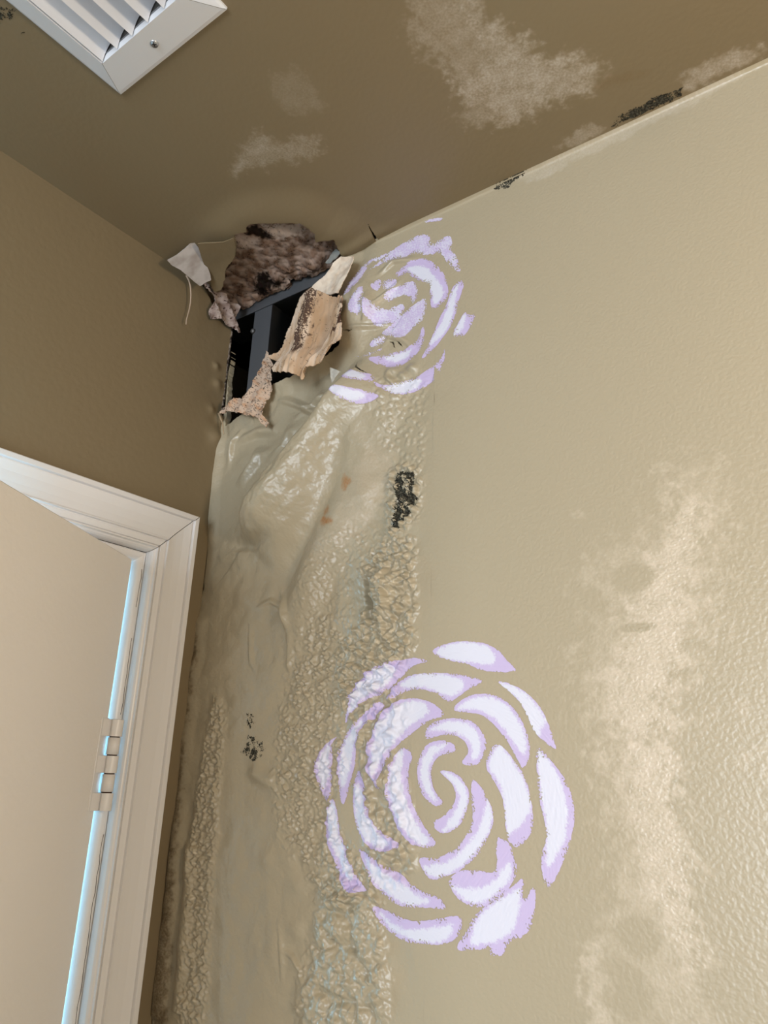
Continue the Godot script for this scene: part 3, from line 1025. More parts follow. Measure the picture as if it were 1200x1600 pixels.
func build_room() -> void:
	var floor_mat := tri_paint(Color(0.58, 0.55, 0.51), 0.45)
	var o := put("floor", box_mesh(Vector3(-0.16, -0.1, -0.40), Vector3(2.76, 0.0, 2.96)), floor_mat)
	struct(o, "beige floor below the picture", "floor")
	var wall := tri_paint(Color(0.78, 0.77, 0.75), 0.5)
	o = put("wall_far", box_mesh(Vector3(2.6, 0, -0.35), Vector3(2.76, H + 0.2, 2.96)), wall)
	struct(o, "off-white wall at the other end of the room", "wall")
	var st := new_st()
	add_box(st, Vector3(0, 0, 2.8), Vector3(0.35, H + 0.2, 2.96))
	add_box(st, Vector3(1.45, 0, 2.8), Vector3(2.6, H + 0.2, 2.96))
	add_box(st, Vector3(0.35, 0, 2.8), Vector3(1.45, 1.05, 2.96))
	add_box(st, Vector3(0.35, 2.25, 2.8), Vector3(1.45, H + 0.2, 2.96))
	o = put("wall_back", done(st), wall)
	struct(o, "off-white wall with the daylight window", "wall")
	var w := Node3D.new()
	w.name = "window_1"
	add_child(w)
	struct(w, "white framed window letting in the daylight", "window")
	var white := paint(Color(0.88, 0.87, 0.85), 0.4)
	for b in [[0.35, 0.39, 1.05, 2.25], [1.41, 1.45, 1.05, 2.25], [0.39, 1.41, 1.05, 1.09], [0.39, 1.41, 2.21, 2.25], [0.88, 0.92, 1.09, 2.21]]:
		put("window_frame", box_mesh(Vector3(b[0], b[2], 2.83), Vector3(b[1], b[3], 2.90), 0.004), white, w)
	var glass := paint(Color(0.9, 0.95, 1.0, 0.12), 0.03)
	glass.transparency = BaseMaterial3D.TRANSPARENCY_ALPHA
	for b in [[0.39, 0.88], [0.92, 1.41]]:
		put("pane", box_mesh(Vector3(b[0], 1.09, 2.86), Vector3(b[1], 2.21, 2.866)), glass, w)
	# the next room beyond the door, pale and full of daylight
	st = new_st()
	add_box(st, Vector3(-1.36, -0.1, -0.16), Vector3(-0.16, 0.0, 2.96))
	add_box(st, Vector3(-1.36, H, -0.16), Vector3(-0.12, H + 0.1, 2.96))
	add_box(st, Vector3(-1.36, 0, -0.16), Vector3(-0.16, H, -0.06))
	add_box(st, Vector3(-1.36, 0, 2.86), Vector3(-0.12, H, 2.96))
	add_box(st, Vector3(-1.36, 0, -0.06), Vector3(-1.26, H, 0.2))
	add_box(st, Vector3(-1.36, 0, 0.7), Vector3(-1.26, H, 2.86))
	add_box(st, Vector3(-1.36, 0, 0.2), Vector3(-1.26, 0.95, 0.7))
	add_box(st, Vector3(-1.36, 2.25, 0.2), Vector3(-1.26, H, 0.7))
	o = put("wall_hall", done(st), paint(Color(0.80, 0.79, 0.77), 0.6))
	struct(o, "pale walls of the next room", "wall")
	w = Node3D.new()
	w.name = "window_2"
	add_child(w)
	struct(w, "window of the next room", "window")
	for b in [[0.2, 0.24, 0.95, 2.25], [0.66, 0.7, 0.95, 2.25], [0.24, 0.66, 0.95, 0.99], [0.24, 0.66, 2.21, 2.25]]:
		put("window_frame", box_mesh(Vector3(-1.33, b[2], b[0]), Vector3(-1.28, b[3], b[1]), 0.004), white, w)
	put("pane", box_mesh(Vector3(-1.31, 0.99, 0.24), Vector3(-1.305, 2.21, 0.66)), glass, w)


func trim_paint() -> StandardMaterial3D:
	return paint(Color(0.87, 0.86, 0.855), 0.36, 0.5)


func build_door() -> void:
	var white := trim_paint()
	var zo := 0.0312
	var yo := 2.1192
	var prof := P([0, 0, 0, 0.0172, 0.0008, 0.018, 0.0058, 0.018, 0.0062, 0.0172, 0.0068, 0.0138, 0.0078, 0.0138, 0.0084, 0.0150, 0.0105, 0.0147, 0.018, 0.0138, 0.028, 0.0139, 0.0355, 0.0145, 0.0368, 0.0148, 0.0376, 0.0160, 0.0388, 0.0161, 0.0394, 0.0130, 0.0402, 0.0128, 0.0410, 0.0140, 0.0470, 0.0136, 0.0476, 0.0116, 0.0484, 0.0116, 0.0489, 0.0134, 0.0499, 0.0136, 0.0505, 0.0118, 0.0512, 0.0110, 0.0524, 0.0104, 0.0540, 0.0085, 0.0550, 0.0055, 0.0554, 0.0])
	var t := Node3D.new()
	t.name = "trim_1"
	add_child(t)
	struct(t, "white moulded casing around the open door", "door casing")
	put("side_casing", extrude(prof, func(p): return Vector3(p.y, 0.0, zo + p.x), func(p): return Vector3(p.y, yo - p.x, zo + p.x)), white, t)
	put("side_casing", extrude(prof, func(p): return Vector3(p.y, yo - p.x, 0.98 - p.x), func(p): return Vector3(p.y, 0.0, 0.98 - p.x)), white, t)
	put("head_casing", extrude(prof, func(p): return Vector3(p.y, yo - p.x - 0.0002, zo + p.x + 0.0014), func(p): return Vector3(p.y, yo - p.x - 0.0003, 0.98 - p.x)), white, t)
	# jamb: edge set back from the casing, rounded by many coats of paint
	var jz := 0.0985
	var jp := P([0.0868, -0.0005])
	jp.append(Vector2(0.0874, 0.0006))
	jp.append(Vector2(0.0882, -0.0003))
	for k in 9:
		var a := PI / 2 * k / 8.0
		jp.append(Vector2(jz - 0.0092 + 0.0092 * sin(a), -0.0080 + 0.0080 * cos(a)))
	jp.append(Vector2(jz, -0.045))
	jp.append(Vector2(jz + 0.011, -0.045))
	jp.append(Vector2(jz + 0.011, -0.085))
	jp.append(Vector2(jz, -0.085))
	jp.append(Vector2(jz, -0.12))
	jp.append(Vector2(OPEN_Z0, -0.12))
	jp.append(Vector2(OPEN_Z0, -0.0005))
	put("side_jamb", extrude(jp, func(p): return Vector3(p.y, 0.0, p.x), func(p): return Vector3(p.y, 2.0615, p.x)), white, t)
	put("side_jamb", extrude(jp, func(p): return Vector3(p.y, 2.0615, 1.0 - p.x), func(p): return Vector3(p.y, 0.0, 1.0 - p.x)), white, t)
	put("head_jamb", extrude(jp, func(p): return Vector3(p.y, 2.150 - p.x, OPEN_Z0), func(p): return Vector3(p.y, 2.150 - p.x, OPEN_Z1)), white, t)
	# the caulk line splits along the jamb: a thin open seam
	var rng := RandomNumberGenerator.new()
	rng.seed = 5
	for span in [[1.50, 1.775], [1.885, 1.975], [2.0, 2.05]]:
		var path := []
		var y: float = span[0]
		while y < span[1]:
			path.append(Vector3(0.00005, y, 0.0888 + rng.randf_range(-0.0007, 0.0009)))
			y += rng.randf_range(0.006, 0.014)
		put("seam", tube(path, 0.00028, 0.00028, 5), paint(Color(0.25, 0.21, 0.18), 0.9), t)
	# the door, swung thirty degrees into the room about its hinge pin
	var d := Node3D.new()
	d.name = "door_1"
	add_child(d)
	struct(d, "plain cream door standing open on white hinges", "door")
	d.position = Vector3(0.0088, 0, 0.0984)
	d.rotation.y = deg_to_rad(30.0)
	var slab := paint(Color(0.905, 0.89, 0.875), 0.45)
	slab = bump(slab, peel_texture() if peel == null else peel, 0.02)
	slab.uv1_triplanar = true
	slab.uv1_scale = Vector3(6, 6, 6)
	put("door_panel", box_mesh(Vector3(-0.044, 0.012, 0.0022), Vector3(-0.0088, DOOR_TOP - 0.001, 0.765), 0.0012), slab, d)
	for y in [1.836, 0.28]:
		hinge(d, y, white)


func hinge(d: Node3D, yc: float, white: Material) -> void:
	var h := Node3D.new()
	h.name = "hinge"
	h.position = Vector3(0, yc, 0)
	d.add_child(h, true)
	h.set_meta("label", "white painted butt hinge with rusty gaps")
	# five knuckles: three belong to the door leaf, two to the jamb leaf
	var y := -0.0445
	for k in 5:
		var hh := 0.0178 - 0.0012
		if k == 1 or k == 3:
			var pin := tube([Vector3(0, y, 0), Vector3(0, y + hh, 0)], 0.0062, 0.0062, 20)
			put("knuckle", pin, white, h)
		else:
			var st := new_st()
			st.set_smooth_group(0)
			var ring := []
			for i in 15:
				var a := -PI * 0.55 + PI * 1.05 * i / 14.0
				ring.append(Vector2(0.0070 * cos(a), -0.0070 * sin(a)))
			ring.append(Vector2(-0.0078, 0.0135))
			ring.append(Vector2(-0.0100, 0.0135))
			ring.append(Vector2(-0.0100, -0.002))
			ring.reverse()
			var n := ring.size()
			for i in n:
				var p: Vector2 = ring[i]
				var q: Vector2 = ring[(i + 1) % n]
				if i == 2 or i == 0 or i == n - 1:
					st.set_smooth_group(-1)
				else:
					st.set_smooth_group(0)
				quad(st, Vector3(p.x, y + hh, p.y), Vector3(q.x, y + hh, q.y), Vector3(q.x, y, q.y), Vector3(p.x, y, p.y))
				st.set_smooth_group(-1)
				for v in [Vector3(-0.003, y + hh, 0.003), Vector3(q.x, y + hh, q.y), Vector3(p.x, y + hh, p.y), Vector3(-0.003, y, 0.003), Vector3(p.x, y, p.y), Vector3(q.x, y, q.y)]:
					st.add_vertex(v)
			put("knuckle", done(st), white, h)
		y += 0.0178
	put("pin", tube([Vector3(0, -0.0440, 0), Vector3(0, 0.0436, 0)], 0.0052, 0.0050, 14), paint(Color(0.22, 0.13, 0.09), 0.8), h)
	put("leaf", box_mesh(Vector3(-0.0090, -0.0445, 0.0015), Vector3(-0.0078, 0.0445, 0.0165), 0.0004), white, h)


func build_vent() -> void:
	var v := thing("ceiling_vent", "white metal ceiling air vent with curved louvers and a screw", "vent", Vector3(0.2413, H, 0.46))
	var white := paint(Color(0.86, 0.86, 0.87), 0.35)
	var o := Vector3(0.2413, H, 0.46)
	var x0 := 0.1677
	var x1 := 0.3149
	var z0 := 0.3036
	var z1 := 0.632
	# four mitred sides of the stamped frame
	var drop := 0.009
	var outer := [Vector3(x0, H, z0), Vector3(x1, H, z0), Vector3(x1, H, z1), Vector3(x0, H, z1)]
	var inner := [Vector3(VX0, H - drop, VZ0), Vector3(VX1, H - drop, VZ0), Vector3(VX1, H - drop, VZ1), Vector3(VX0, H - drop, VZ1)]
	for k in 4:
		var a: Vector3 = outer[k] - o
		var b: Vector3 = outer[(k + 1) % 4] - o
		var ai: Vector3 = inner[k] - o
		var bi: Vector3 = inner[(k + 1) % 4] - o
		var gap := (b - a).normalized() * 0.00025
		a += gap; ai += gap; b -= gap; bi -= gap
		var st := new_st()
		var lip := Vector3(0, -0.0022, 0)
		var mid_a := a.lerp(ai, 0.1) + Vector3(0, -0.0026, 0)
		var mid_b := b.lerp(bi, 0.1) + Vector3(0, -0.0026, 0)
		quad(st, a, b, b + lip, a + lip)
		quad(st, a + lip, b + lip, mid_b, mid_a)
		quad(st, mid_a, mid_b, bi, ai)
		quad(st, ai, bi, bi + Vector3(0, 0.012, 0), ai + Vector3(0, 0.012, 0))
		put("frame_side", done(st), white, v)
	# louvers run the long way, each a curved blade
	for k in 5:
		var st := new_st()
		st.set_smooth_group(0)
		var xc := VX0 + 0.002 + k * 0.0215 - o.x
		var wide := 0.0150 if k == 0 else 0.0075
		var pr := []
		for i in 9:
			var t := i / 8.0
			pr.append(Vector2(xc + wide * (1.0 - cos(t * 1.5)), -drop + 0.0005 + 0.021 * sin(t * 1.4)))
		var za := VZ0 - o.z + 0.0008
		var zb := VZ1 - o.z - 0.0008
		for i in 8:
			quad(st, Vector3(pr[i].x, pr[i].y, za), Vector3(pr[i].x, pr[i].y, zb), Vector3(pr[i + 1].x, pr[i + 1].y, zb), Vector3(pr[i + 1].x, pr[i + 1].y, za))
			quad(st, Vector3(pr[i + 1].x, pr[i + 1].y + 0.0009, za), Vector3(pr[i + 1].x, pr[i + 1].y + 0.0009, zb), Vector3(pr[i].x, pr[i].y + 0.0009, zb), Vector3(pr[i].x, pr[i].y + 0.0009, za))
		quad(st, Vector3(pr[0].x, pr[0].y + 0.0009, za), Vector3(pr[0].x, pr[0].y + 0.0009, zb), Vector3(pr[0].x, pr[0].y, zb), Vector3(pr[0].x, pr[0].y, za))
		put("louver", done(st), white, v)
	for zc in [0.365, 0.47, 0.57]:
		put("damper_bar", box_mesh(Vector3(VX0 + 0.002, H + 0.016, zc) - o, Vector3(VX1 - 0.002, H + 0.030, zc + 0.0012) - o), paint(Color(0.55, 0.56, 0.58), 0.4), v)
	# the duct above
	var st2 := new_st()
	var hz := Vector3(VX0, H + 0.0, VZ0) - o
	var kz := Vector3(VX1, H + 0.19, VZ1) - o
	quad(st2, Vector3(hz.x, kz.y, hz.z), Vector3(kz.x, kz.y, hz.z), Vector3(kz.x, hz.y, hz.z), Vector3(hz.x, hz.y, hz.z))
	quad(st2, Vector3(kz.x, kz.y, kz.z), Vector3(hz.x, kz.y, kz.z), Vector3(hz.x, hz.y, kz.z), Vector3(kz.x, hz.y, kz.z))
	quad(st2, Vector3(hz.x, kz.y, kz.z), Vector3(hz.x, kz.y, hz.z), Vector3(hz.x, hz.y, hz.z), Vector3(hz.x, hz.y, kz.z))
	quad(st2, Vector3(kz.x, kz.y, hz.z), Vector3(kz.x, kz.y, kz.z), Vector3(kz.x, hz.y, kz.z), Vector3(kz.x, hz.y, hz.z))
	quad(st2, Vector3(hz.x, kz.y, hz.z), Vector3(hz.x, kz.y, kz.z), Vector3(kz.x, kz.y, kz.z), Vector3(kz.x, kz.y, hz.z))
	put("duct", done(st2), metal(Color(0.35, 0.34, 0.32), 0.5), v)
	for zc in [0.3205, 0.616]:
		var at := Vector3(0.2413, H - 0.0064, zc) - o
		var sc := put("screw", tube([at + Vector3(0, 0.003, 0), at, at + Vector3(0, -0.0008, 0)], 0.0040, 0.0034, 18), metal(Color(0.75, 0.76, 0.78), 0.3), v)
		for turn in [0.6, 0.6 + PI / 2]:
			var sl := put("slot", box_mesh(Vector3(-0.0022, -0.0011, -0.0004), Vector3(0.0022, -0.0006, 0.0004)), paint(Color(0.12, 0.12, 0.13), 0.7), sc)
			sl.position = at
			sl.rotation.y = turn


func build_framing() -> void:
	var zinc := paint(Color(0.30, 0.305, 0.315), 0.5)
	var t := thing("top_track", "grey metal wall track crossing the top of the broken corner", "metal track", Vector3(0.6, H, -0.05))
	var st := new_st()
	add_box(st, Vector3(-0.70, -0.0085, 0.0345), Vector3(0.0, 0.024, 0.0358))
	put("flange", done(st), zinc, t)
	put("web", box_mesh(Vector3(-0.70, 0.024, -0.05), Vector3(0.0, 0.0252, 0.0358)), zinc, t)
	var s := thing("metal_stud", "grey metal wall stud standing in the dark opening", "metal stud", Vector3(0.0385, 0, -0.05))
	put("face", box_mesh(Vector3(-0.0165, 0.0, 0.0328), Vector3(0.0165, H + 0.022, 0.0340)), zinc, s)
	put("web", box_mesh(Vector3(-0.0165, 0.0, -0.05), Vector3(-0.0153, H + 0.022, 0.0328)), zinc, s)
	var at: PackedVector2Array = P([0.0229,0.0394])
	var b := put("screw", tube([Vector3(at[0].x - 0.0385, H - at[0].y, 0.034), Vector3(at[0].x - 0.0385, H - at[0].y, 0.037)], 0.0040, 0.003, 12), metal(Color(0.45, 0.44, 0.43), 0.6), s)
	b.set_meta("label", "dull screw head on the stud")


# ---------- torn paper and paint hanging at the hole ----------
func build_flaps() -> void:
	var paper := vertex_paint(0.85, 0.25)
	var shape: PackedVector2Array
	# the big curled piece, its mottled back to the room
	shape = P([0.1618,0.0493,0.1678,0.0534,0.1737,0.0582,0.1824,0.0646,0.1908,0.07,0.2047,0.0789,0.2186,0.0845,0.2234,0.0886,0.2257,0.1031,0.2292,0.1179,0.2324,0.1368,0.2342,0.1538,0.2318,0.1551,0.2233,0.1556,0.2148,0.1588,0.209,0.164,0.2043,0.1691,0.1993,0.1697,0.1904,0.1703,0.1841,0.1716,0.1814,0.1774,0.1827,0.1843,0.1804,0.1875,0.1745,0.1808,0.1635,0.1759,0.1523,0.1715,0.1422,0.1662,0.1376,0.1626,0.1283,0.1603,0.1256,0.1549,0.1303,0.1472,0.1306,0.1432,0.1193,0.1379,0.1138,0.1338,0.1253,0.1281,0.1313,0.1183,0.1328,0.107,0.1371,0.0942,0.1428,0.0819,0.1464,0.076,0.1547,0.061])
	var c0: PackedVector2Array = P([0.1679,0.0553,0.1515,0.1639,0.2189,0.088,0.1851,0.1615])
	var axis := (c0[1] - c0[0]).normalized()
	var line := (c0[3] - c0[2]).normalized()
	var crack := func(p: Vector2): return (p - c0[2]).cross(line)
	var o := put("torn_paper_flap", sheet(box_of(shape, 0.004), 0.0009,
		func(p): return minf(-sd(p, shape) + 0.0012 * nz("grain", p.x, p.y) + 0.001 * nz("edge", p.x, p.y), 1.0),
		func(p):
			var u: float = (p - c0[0]).cross(axis)
			var v: float = (p - c0[0]).dot(axis)
			var k: float = crack.call(p)
			var z := 0.034 + 0.006 * sin(u * 95.0 + 0.6) + 0.003 * nz("mid", u * 1.6, v * 0.25) + 0.0012 * nz("edge", u, v * 0.4)
			z -= 0.006 * exp(-pow(k / 0.0010, 2.0))
			z += 0.010 * sstep(0.075, 0.105, v) - 0.012 * sstep(0.012, -0.01, v)
			return Vector3(p.x, H - p.y, z),
		func(p):
			var u: float = (p - c0[0]).cross(axis)
			var v: float = (p - c0[0]).dot(axis)
			var k: float = crack.call(p)
			var e := nz("edge", u, v * 0.5)
			var g := nz("grain", p.x, p.y)
			var cream := lin(0.80, 0.71, 0.62)
			var c := cream.lerp(lin(0.70, 0.58, 0.46), clampf(0.4 + 1.2 * nz("mid", u, v * 0.4), 0.0, 1.0))
			c = c.lerp(lin(0.62, 0.50, 0.38), sstep(0.019, 0.023, u) * sstep(-0.0005, -0.002, k) * 0.7)
			var band := sstep(-0.001, 0.001, u + 0.006 * e) * sstep(0.022, 0.018, u + 0.012 * e + 0.05 * (v - 0.05)) * sstep(0.098, 0.088, v)
			c = c.lerp(lin(0.33, 0.255, 0.21), band * sstep(-0.34, -0.26, g + 0.5 * e + 0.7 * nz("mid", u * 2.0, v * 0.6)))
			var right := sstep(0.003, 0.006, absf(k)) * (1.0 if k * -1.0 < 0.0 else 0.0)
			c = c.lerp(lin(0.30, 0.215, 0.17), sstep(-0.10, 0.0, nz("pick", p.x + 0.21, p.y) + 0.35 * g) * right * sstep(0.02, 0.035, v) * sstep(0.075, 0.065, v))
			c = c.lerp(lin(0.25, 0.19, 0.15), sstep(0.62, 0.72, g + 0.3 * e))
			return c,
		Vector3(0, 0, 1), 0.0011), paper)
	tag(o, "large cream and brown torn paper curling out of the wall hole", "torn paper")
	# plain off-white piece above it
	shape = P([0.1673,0.0508,0.1764,0.0453,0.1868,0.0404,0.1931,0.0351,0.1993,0.0279,0.2094,0.0218,0.2295,0.0298,0.2294,0.0381,0.2276,0.0505,0.2224,0.059,0.2168,0.0697,0.2141,0.078,0.1974,0.0713,0.1834,0.0632,0.1747,0.0574])
	o = put("torn_paper_flap", sheet(box_of(shape, 0.003), 0.0010,
		func(p): return -sd(p, shape) + 0.0006 * nz("grain", p.x, p.y),
		func(p): return Vector3(p.x, H - p.y, 0.026 + 0.003 * sin((p.x + p.y) * 70.0) + 0.0015 * nz("mid", p.x, p.y)),
		func(p): return lin(0.84, 0.78, 0.71).lerp(lin(0.72, 0.62, 0.52), clampf(0.1 + nz("mid", p.x + 2.0, p.y), 0.0, 0.6)),
		Vector3(0, 0, 1), 0.001), paper)
	tag(o, "smooth off-white torn paper strip between ceiling and brown flap", "torn paper")
	# the narrow speckled strip along the lower edge of the hole
	shape = P([0.0901,0.1088,0.095,0.1128,0.0955,0.1227,0.0994,0.1311,0.1023,0.1427,0.1017,0.1497,0.1,0.1598,0.0972,0.1731,0.0919,0.1774,0.0943,0.1851,0.0937,0.1918,0.0946,0.199,0.1008,0.2086,0.098,0.2152,0.0913,0.2073,0.0873,0.1994,0.0852,0.1942,0.0795,0.1962,0.0702,0.1932,0.0589,0.1879,0.044,0.1811,0.0373,0.1781,0.0308,0.1764,0.0227,0.1755,0.0094,0.1732,0.0135,0.1682,0.0209,0.1641,0.029,0.1651,0.038,0.1614,0.0505,0.1613,0.0612,0.1606,0.0695,0.1546,0.0768,0.1411,0.0834,0.1334,0.0863,0.121])
	o = put("torn_paper_strip", sheet(box_of(shape, 0.003), 0.0008,
		func(p): return -sd(p, shape) + 0.001 * nz("grain", p.x, p.y),
		func(p): return Vector3(p.x, H - p.y, 0.016 + 0.0035 * sin((p.x * 1.6 + p.y) * 150.0) + 0.003 * nz("edge", p.x * 0.6, p.y * 0.6)),
		func(p):
			var c := lin(0.74, 0.65, 0.57).lerp(lin(0.70, 0.52, 0.38), clampf(1.4 * nz("edge", p.x * 0.6, p.y * 0.6), 0.0, 1.0))
			return c.lerp(lin(0.13, 0.11, 0.10), sstep(0.34, 0.46, nz("grain", p.x * 1.2, p.y * 1.2) + 0.25 * nz("mid", p.x, p.y))),
		Vector3(0, 0, 1), 0.0009), paper)
	tag(o, "narrow speckled torn paper strip hanging below the metal stud", "torn paper")
	# white triangle bridging ceiling and left wall
	shape = P([0.1369,0.5598,0.1319,0.3812,0.1288,0.2133,0.1274,0.1034,0.1228,0.053,0.1131,0.092,0.1038,0.1672,0.0928,0.2477,0.0823,0.3386,0.076,0.4147,0.0795,0.503,0.0817,0.6278,0.0938,0.6205,0.1037,0.6029,0.1164,0.577,0.1291,0.5931])
	o = put("torn_paper_flap", sheet(Rect2(box_of(shape, 0.02)), 0.0011,
		func(p): return -sd(p, shape) * 0.03 + 0.00002 * nz("edge", p.x, p.y),
		func(p): return Vector3(0.06 * (1.0 - p.y) + 0.003 + 0.001 * nz("broad", p.x, p.y * 0.05), H - 0.035 * p.y - 0.004 * sin(p.y * 3.0), p.x),
		func(p): return lin(0.72, 0.69, 0.67).lerp(lin(0.60, 0.56, 0.53), clampf(0.3 + nz("mid", p.x, p.y * 0.05), 0.0, 1.0)),
		Vector3(0.5, -0.85, 0), 0.0010), paper)
	tag(o, "greyish white paper triangle peeled between ceiling and left wall", "torn paper")
	# wrinkled scrap on the edge of the left wall
	shape = P([0.0685,0.0068,0.0603,0.0068,0.0493,0.0064,0.0383,0.0049,0.0256,0.0037,0.0179,0.0068,0.0092,0.0057,0.0045,0.008,0.0044,0.0144,0.0053,0.0238,0.0035,0.0317,-0.0011,0.0381,-0.0026,0.0436,0.0019,0.0485,0.0067,0.046,0.0142,0.0438,0.0217,0.0417,0.0277,0.04,0.0355,0.0444,0.046,0.0484,0.0493,0.0447,0.0512,0.036,0.0492,0.0262,0.0451,0.0164,0.0536,0.0152,0.0591,0.0148,0.065,0.0121])
	o = put("torn_paper_scrap", sheet(box_of(shape, 0.003), 0.0008,
		func(p): return -sd(p, shape) + 0.0004 * nz("grain", p.x, p.y),
		func(p): return Vector3(0.012 + 0.0035 * sin(p.x * 210.0 + p.y * 160.0) + 0.002 * nz("edge", p.x, p.y) , H - p.y, p.x),
		func(p):
			var c := lin(0.66, 0.60, 0.57).lerp(lin(0.50, 0.43, 0.40), clampf(0.4 + 1.5 * nz("mid", p.x, p.y), 0.0, 1.0))
			return c.lerp(lin(0.22, 0.15, 0.13), sstep(0.38, 0.48, nz("edge", p.x + 0.1, p.y))),
		Vector3(1, 0, 0), 0.0010), paper)
	tag(o, "wrinkled pinkish grey paper scrap on the left wall edge", "torn paper")
	# tan tongue of ceiling paint hanging over the hole
	shape = P([0.0715,0.1278,0.0849,0.1207,0.1005,0.1121,0.1156,0.1106,0.1062,0.098,0.0931,0.0872,0.0818,0.0819,0.0696,0.0788,0.059,0.0725,0.0508,0.0643,0.0448,0.0623,0.0401,0.0574,0.0301,0.0538,0.0245,0.0544,0.0203,0.0561,0.0242,0.0637,0.0346,0.0768,0.0425,0.089,0.053,0.1045])
	o = put("torn_paint_tongue", sheet(box_of(shape, 0.003), 0.0010,
		func(p): return -sd(p, shape) + 0.0006 * nz("grain", p.x, p.y),
		func(p): return Vector3(p.x, H - 0.012 - 0.02 * sstep(0.09, 0.03, p.y) * 0.4 + 0.0003 * nz("mid", p.x, p.y), p.y),
		func(p): return BROWN.srgb_to_linear(),
		Vector3(0, -1, 0), 0.0010), vertex_paint(0.45, 0.5))
	tag(o, "tan tongue of ceiling paint hanging beside the mouldy plasterboard", "torn paint")
	# small grey scraps
	shape = P([0.1733,0.008,0.1777,0.0029,0.183,-0.0018,0.1903,-0.006,0.1975,0.0027,0.1896,0.0097,0.1823,0.0126])
	o = put("torn_paper_scrap", sheet(box_of(shape, 0.002), 0.0008, func(p): return -sd(p, shape), func(p): return Vector3(p.x, H - p.y, 0.012 + 0.002 * nz("mid", p.x, p.y)), func(p): return lin(0.55, 0.55, 0.53), Vector3(0, 0, 1), 0.001), paper)
	tag(o, "small grey paper scrap under the broken ceiling edge", "torn paper")
	shape = P([0.2107,0.1755,0.2159,0.1788,0.2276,0.1866,0.2148,0.1961,0.2128,0.1859])
	o = put("torn_paper_scrap", sheet(box_of(shape, 0.002), 0.0008, func(p): return -sd(p, shape), func(p): return Vector3(p.x, H - p.y, 0.032 + 0.002 * nz("mid", p.x, p.y)), func(p): return lin(0.70, 0.68, 0.64), Vector3(0, 0, 1), 0.001), paper)
	tag(o, "small pale paper corner poking from behind the paint fold", "torn paper")
	# a thread of paint
	var pts: PackedVector2Array = P([0.0956,0.0127,0.0904,0.0173,0.0867,0.0247,0.0844,0.0354,0.0833,0.0467,0.0837,0.0565,0.0848,0.0665,0.0857,0.0729,0.0853,0.0797])
	var path := []
	for p in pts:
		path.append(Vector3(0.012, H - p.y, p.x))
	o = put("paint_thread", tube(path, 0.0013, 0.0008, 7), paint(Color(0.62, 0.54, 0.46), 0.6))
	tag(o, "thin thread of peeled paint dangling from the white paper triangle", "paint thread")
	pts = P([0.0054,0.1711,0.0099,0.179,0.0143,0.1862,0.0167,0.194,0.0199,0.2044])
	path = []
	for p in pts:
		path.append(Vector3(p.x, H - p.y, 0.012))
	o = put("paint_drip", tube(path, 0.0016, 0.0006, 7), paint(Color(0.66, 0.58, 0.47), 0.4))
	tag(o, "short dried drip hanging from the speckled paper strip", "paint drip")


# ---------- the painted roses ----------
func petal(root: Node3D, outline: PackedVector2Array, inner: PackedVector2Array, mat: Material, ragged: float, cover: float) -> void:
	var a := smooth_loop(outline, 3)
	var b := smooth_loop(inner, 3) if inner.size() else PackedVector2Array()
	var lil := lin(0.745, 0.685, 0.820)
	var whi := lin(0.825, 0.825, 0.868)
	var axis := (a[a.size() / 2] - a[0]).normalized()
	var ga := sd_grid(a, box_of(a, 0.003), 0.004)
	var gb := sd_grid(b, box_of(a, 0.003), 0.004) if b.size() else {}
	var mesh := sheet(box_of(a, 0.002), 0.0008,
		func(p):
			var s := sd_at(ga, p)
			if s > 0.003:
				return -s
			var g := nz("speck", p.x, p.y) + 0.4 * nz("grain", p.x, p.y)
			var f := -s + 0.0006 * nz("edge", p.x, p.y)
			# a dry brush leaves the hollows of the wall bare
			var side := clampf(0.5 + 2.2 * nz("pick", p.x * 0.7, p.y * 0.7), 0.0, 1.0)
			var reach := 0.002 + 0.016 * ragged * side
			var dry := clampf(1.0 + s / reach, 0.0, 1.0)
			return minf(f, f * 0.25 + 0.0022 * (g + 0.85 - 1.15 * dry * clampf(0.3 + ragged * side, 0.0, 1.0) - 3.2 * (1.0 - cover))),
		func(p):
			var z := surface(p.x, p.y) + 0.0005 + 0.00015 * nz("grain", p.dot(axis) * 0.2, p.cross(axis) * 1.5)
			return Vector3(p.x, H - p.y, z),
		func(p):
			if b.is_empty():
				return lil.lerp(whi, clampf(0.25 + 1.3 * nz("grain", p.x, p.y) + 0.8 * nz("mid", p.x, p.y), 0.0, 0.7))
			var m := sstep(0.0012, -0.0012, sd_at(gb, p) + 0.0018 * nz("edge", p.x, p.y) + 0.0016 * nz("speck", p.x, p.y))
			return lil.lerp(whi, m * 0.93),
		Vector3(0, 0, 1), 0.0004)
	put("petal", mesh, mat, root)


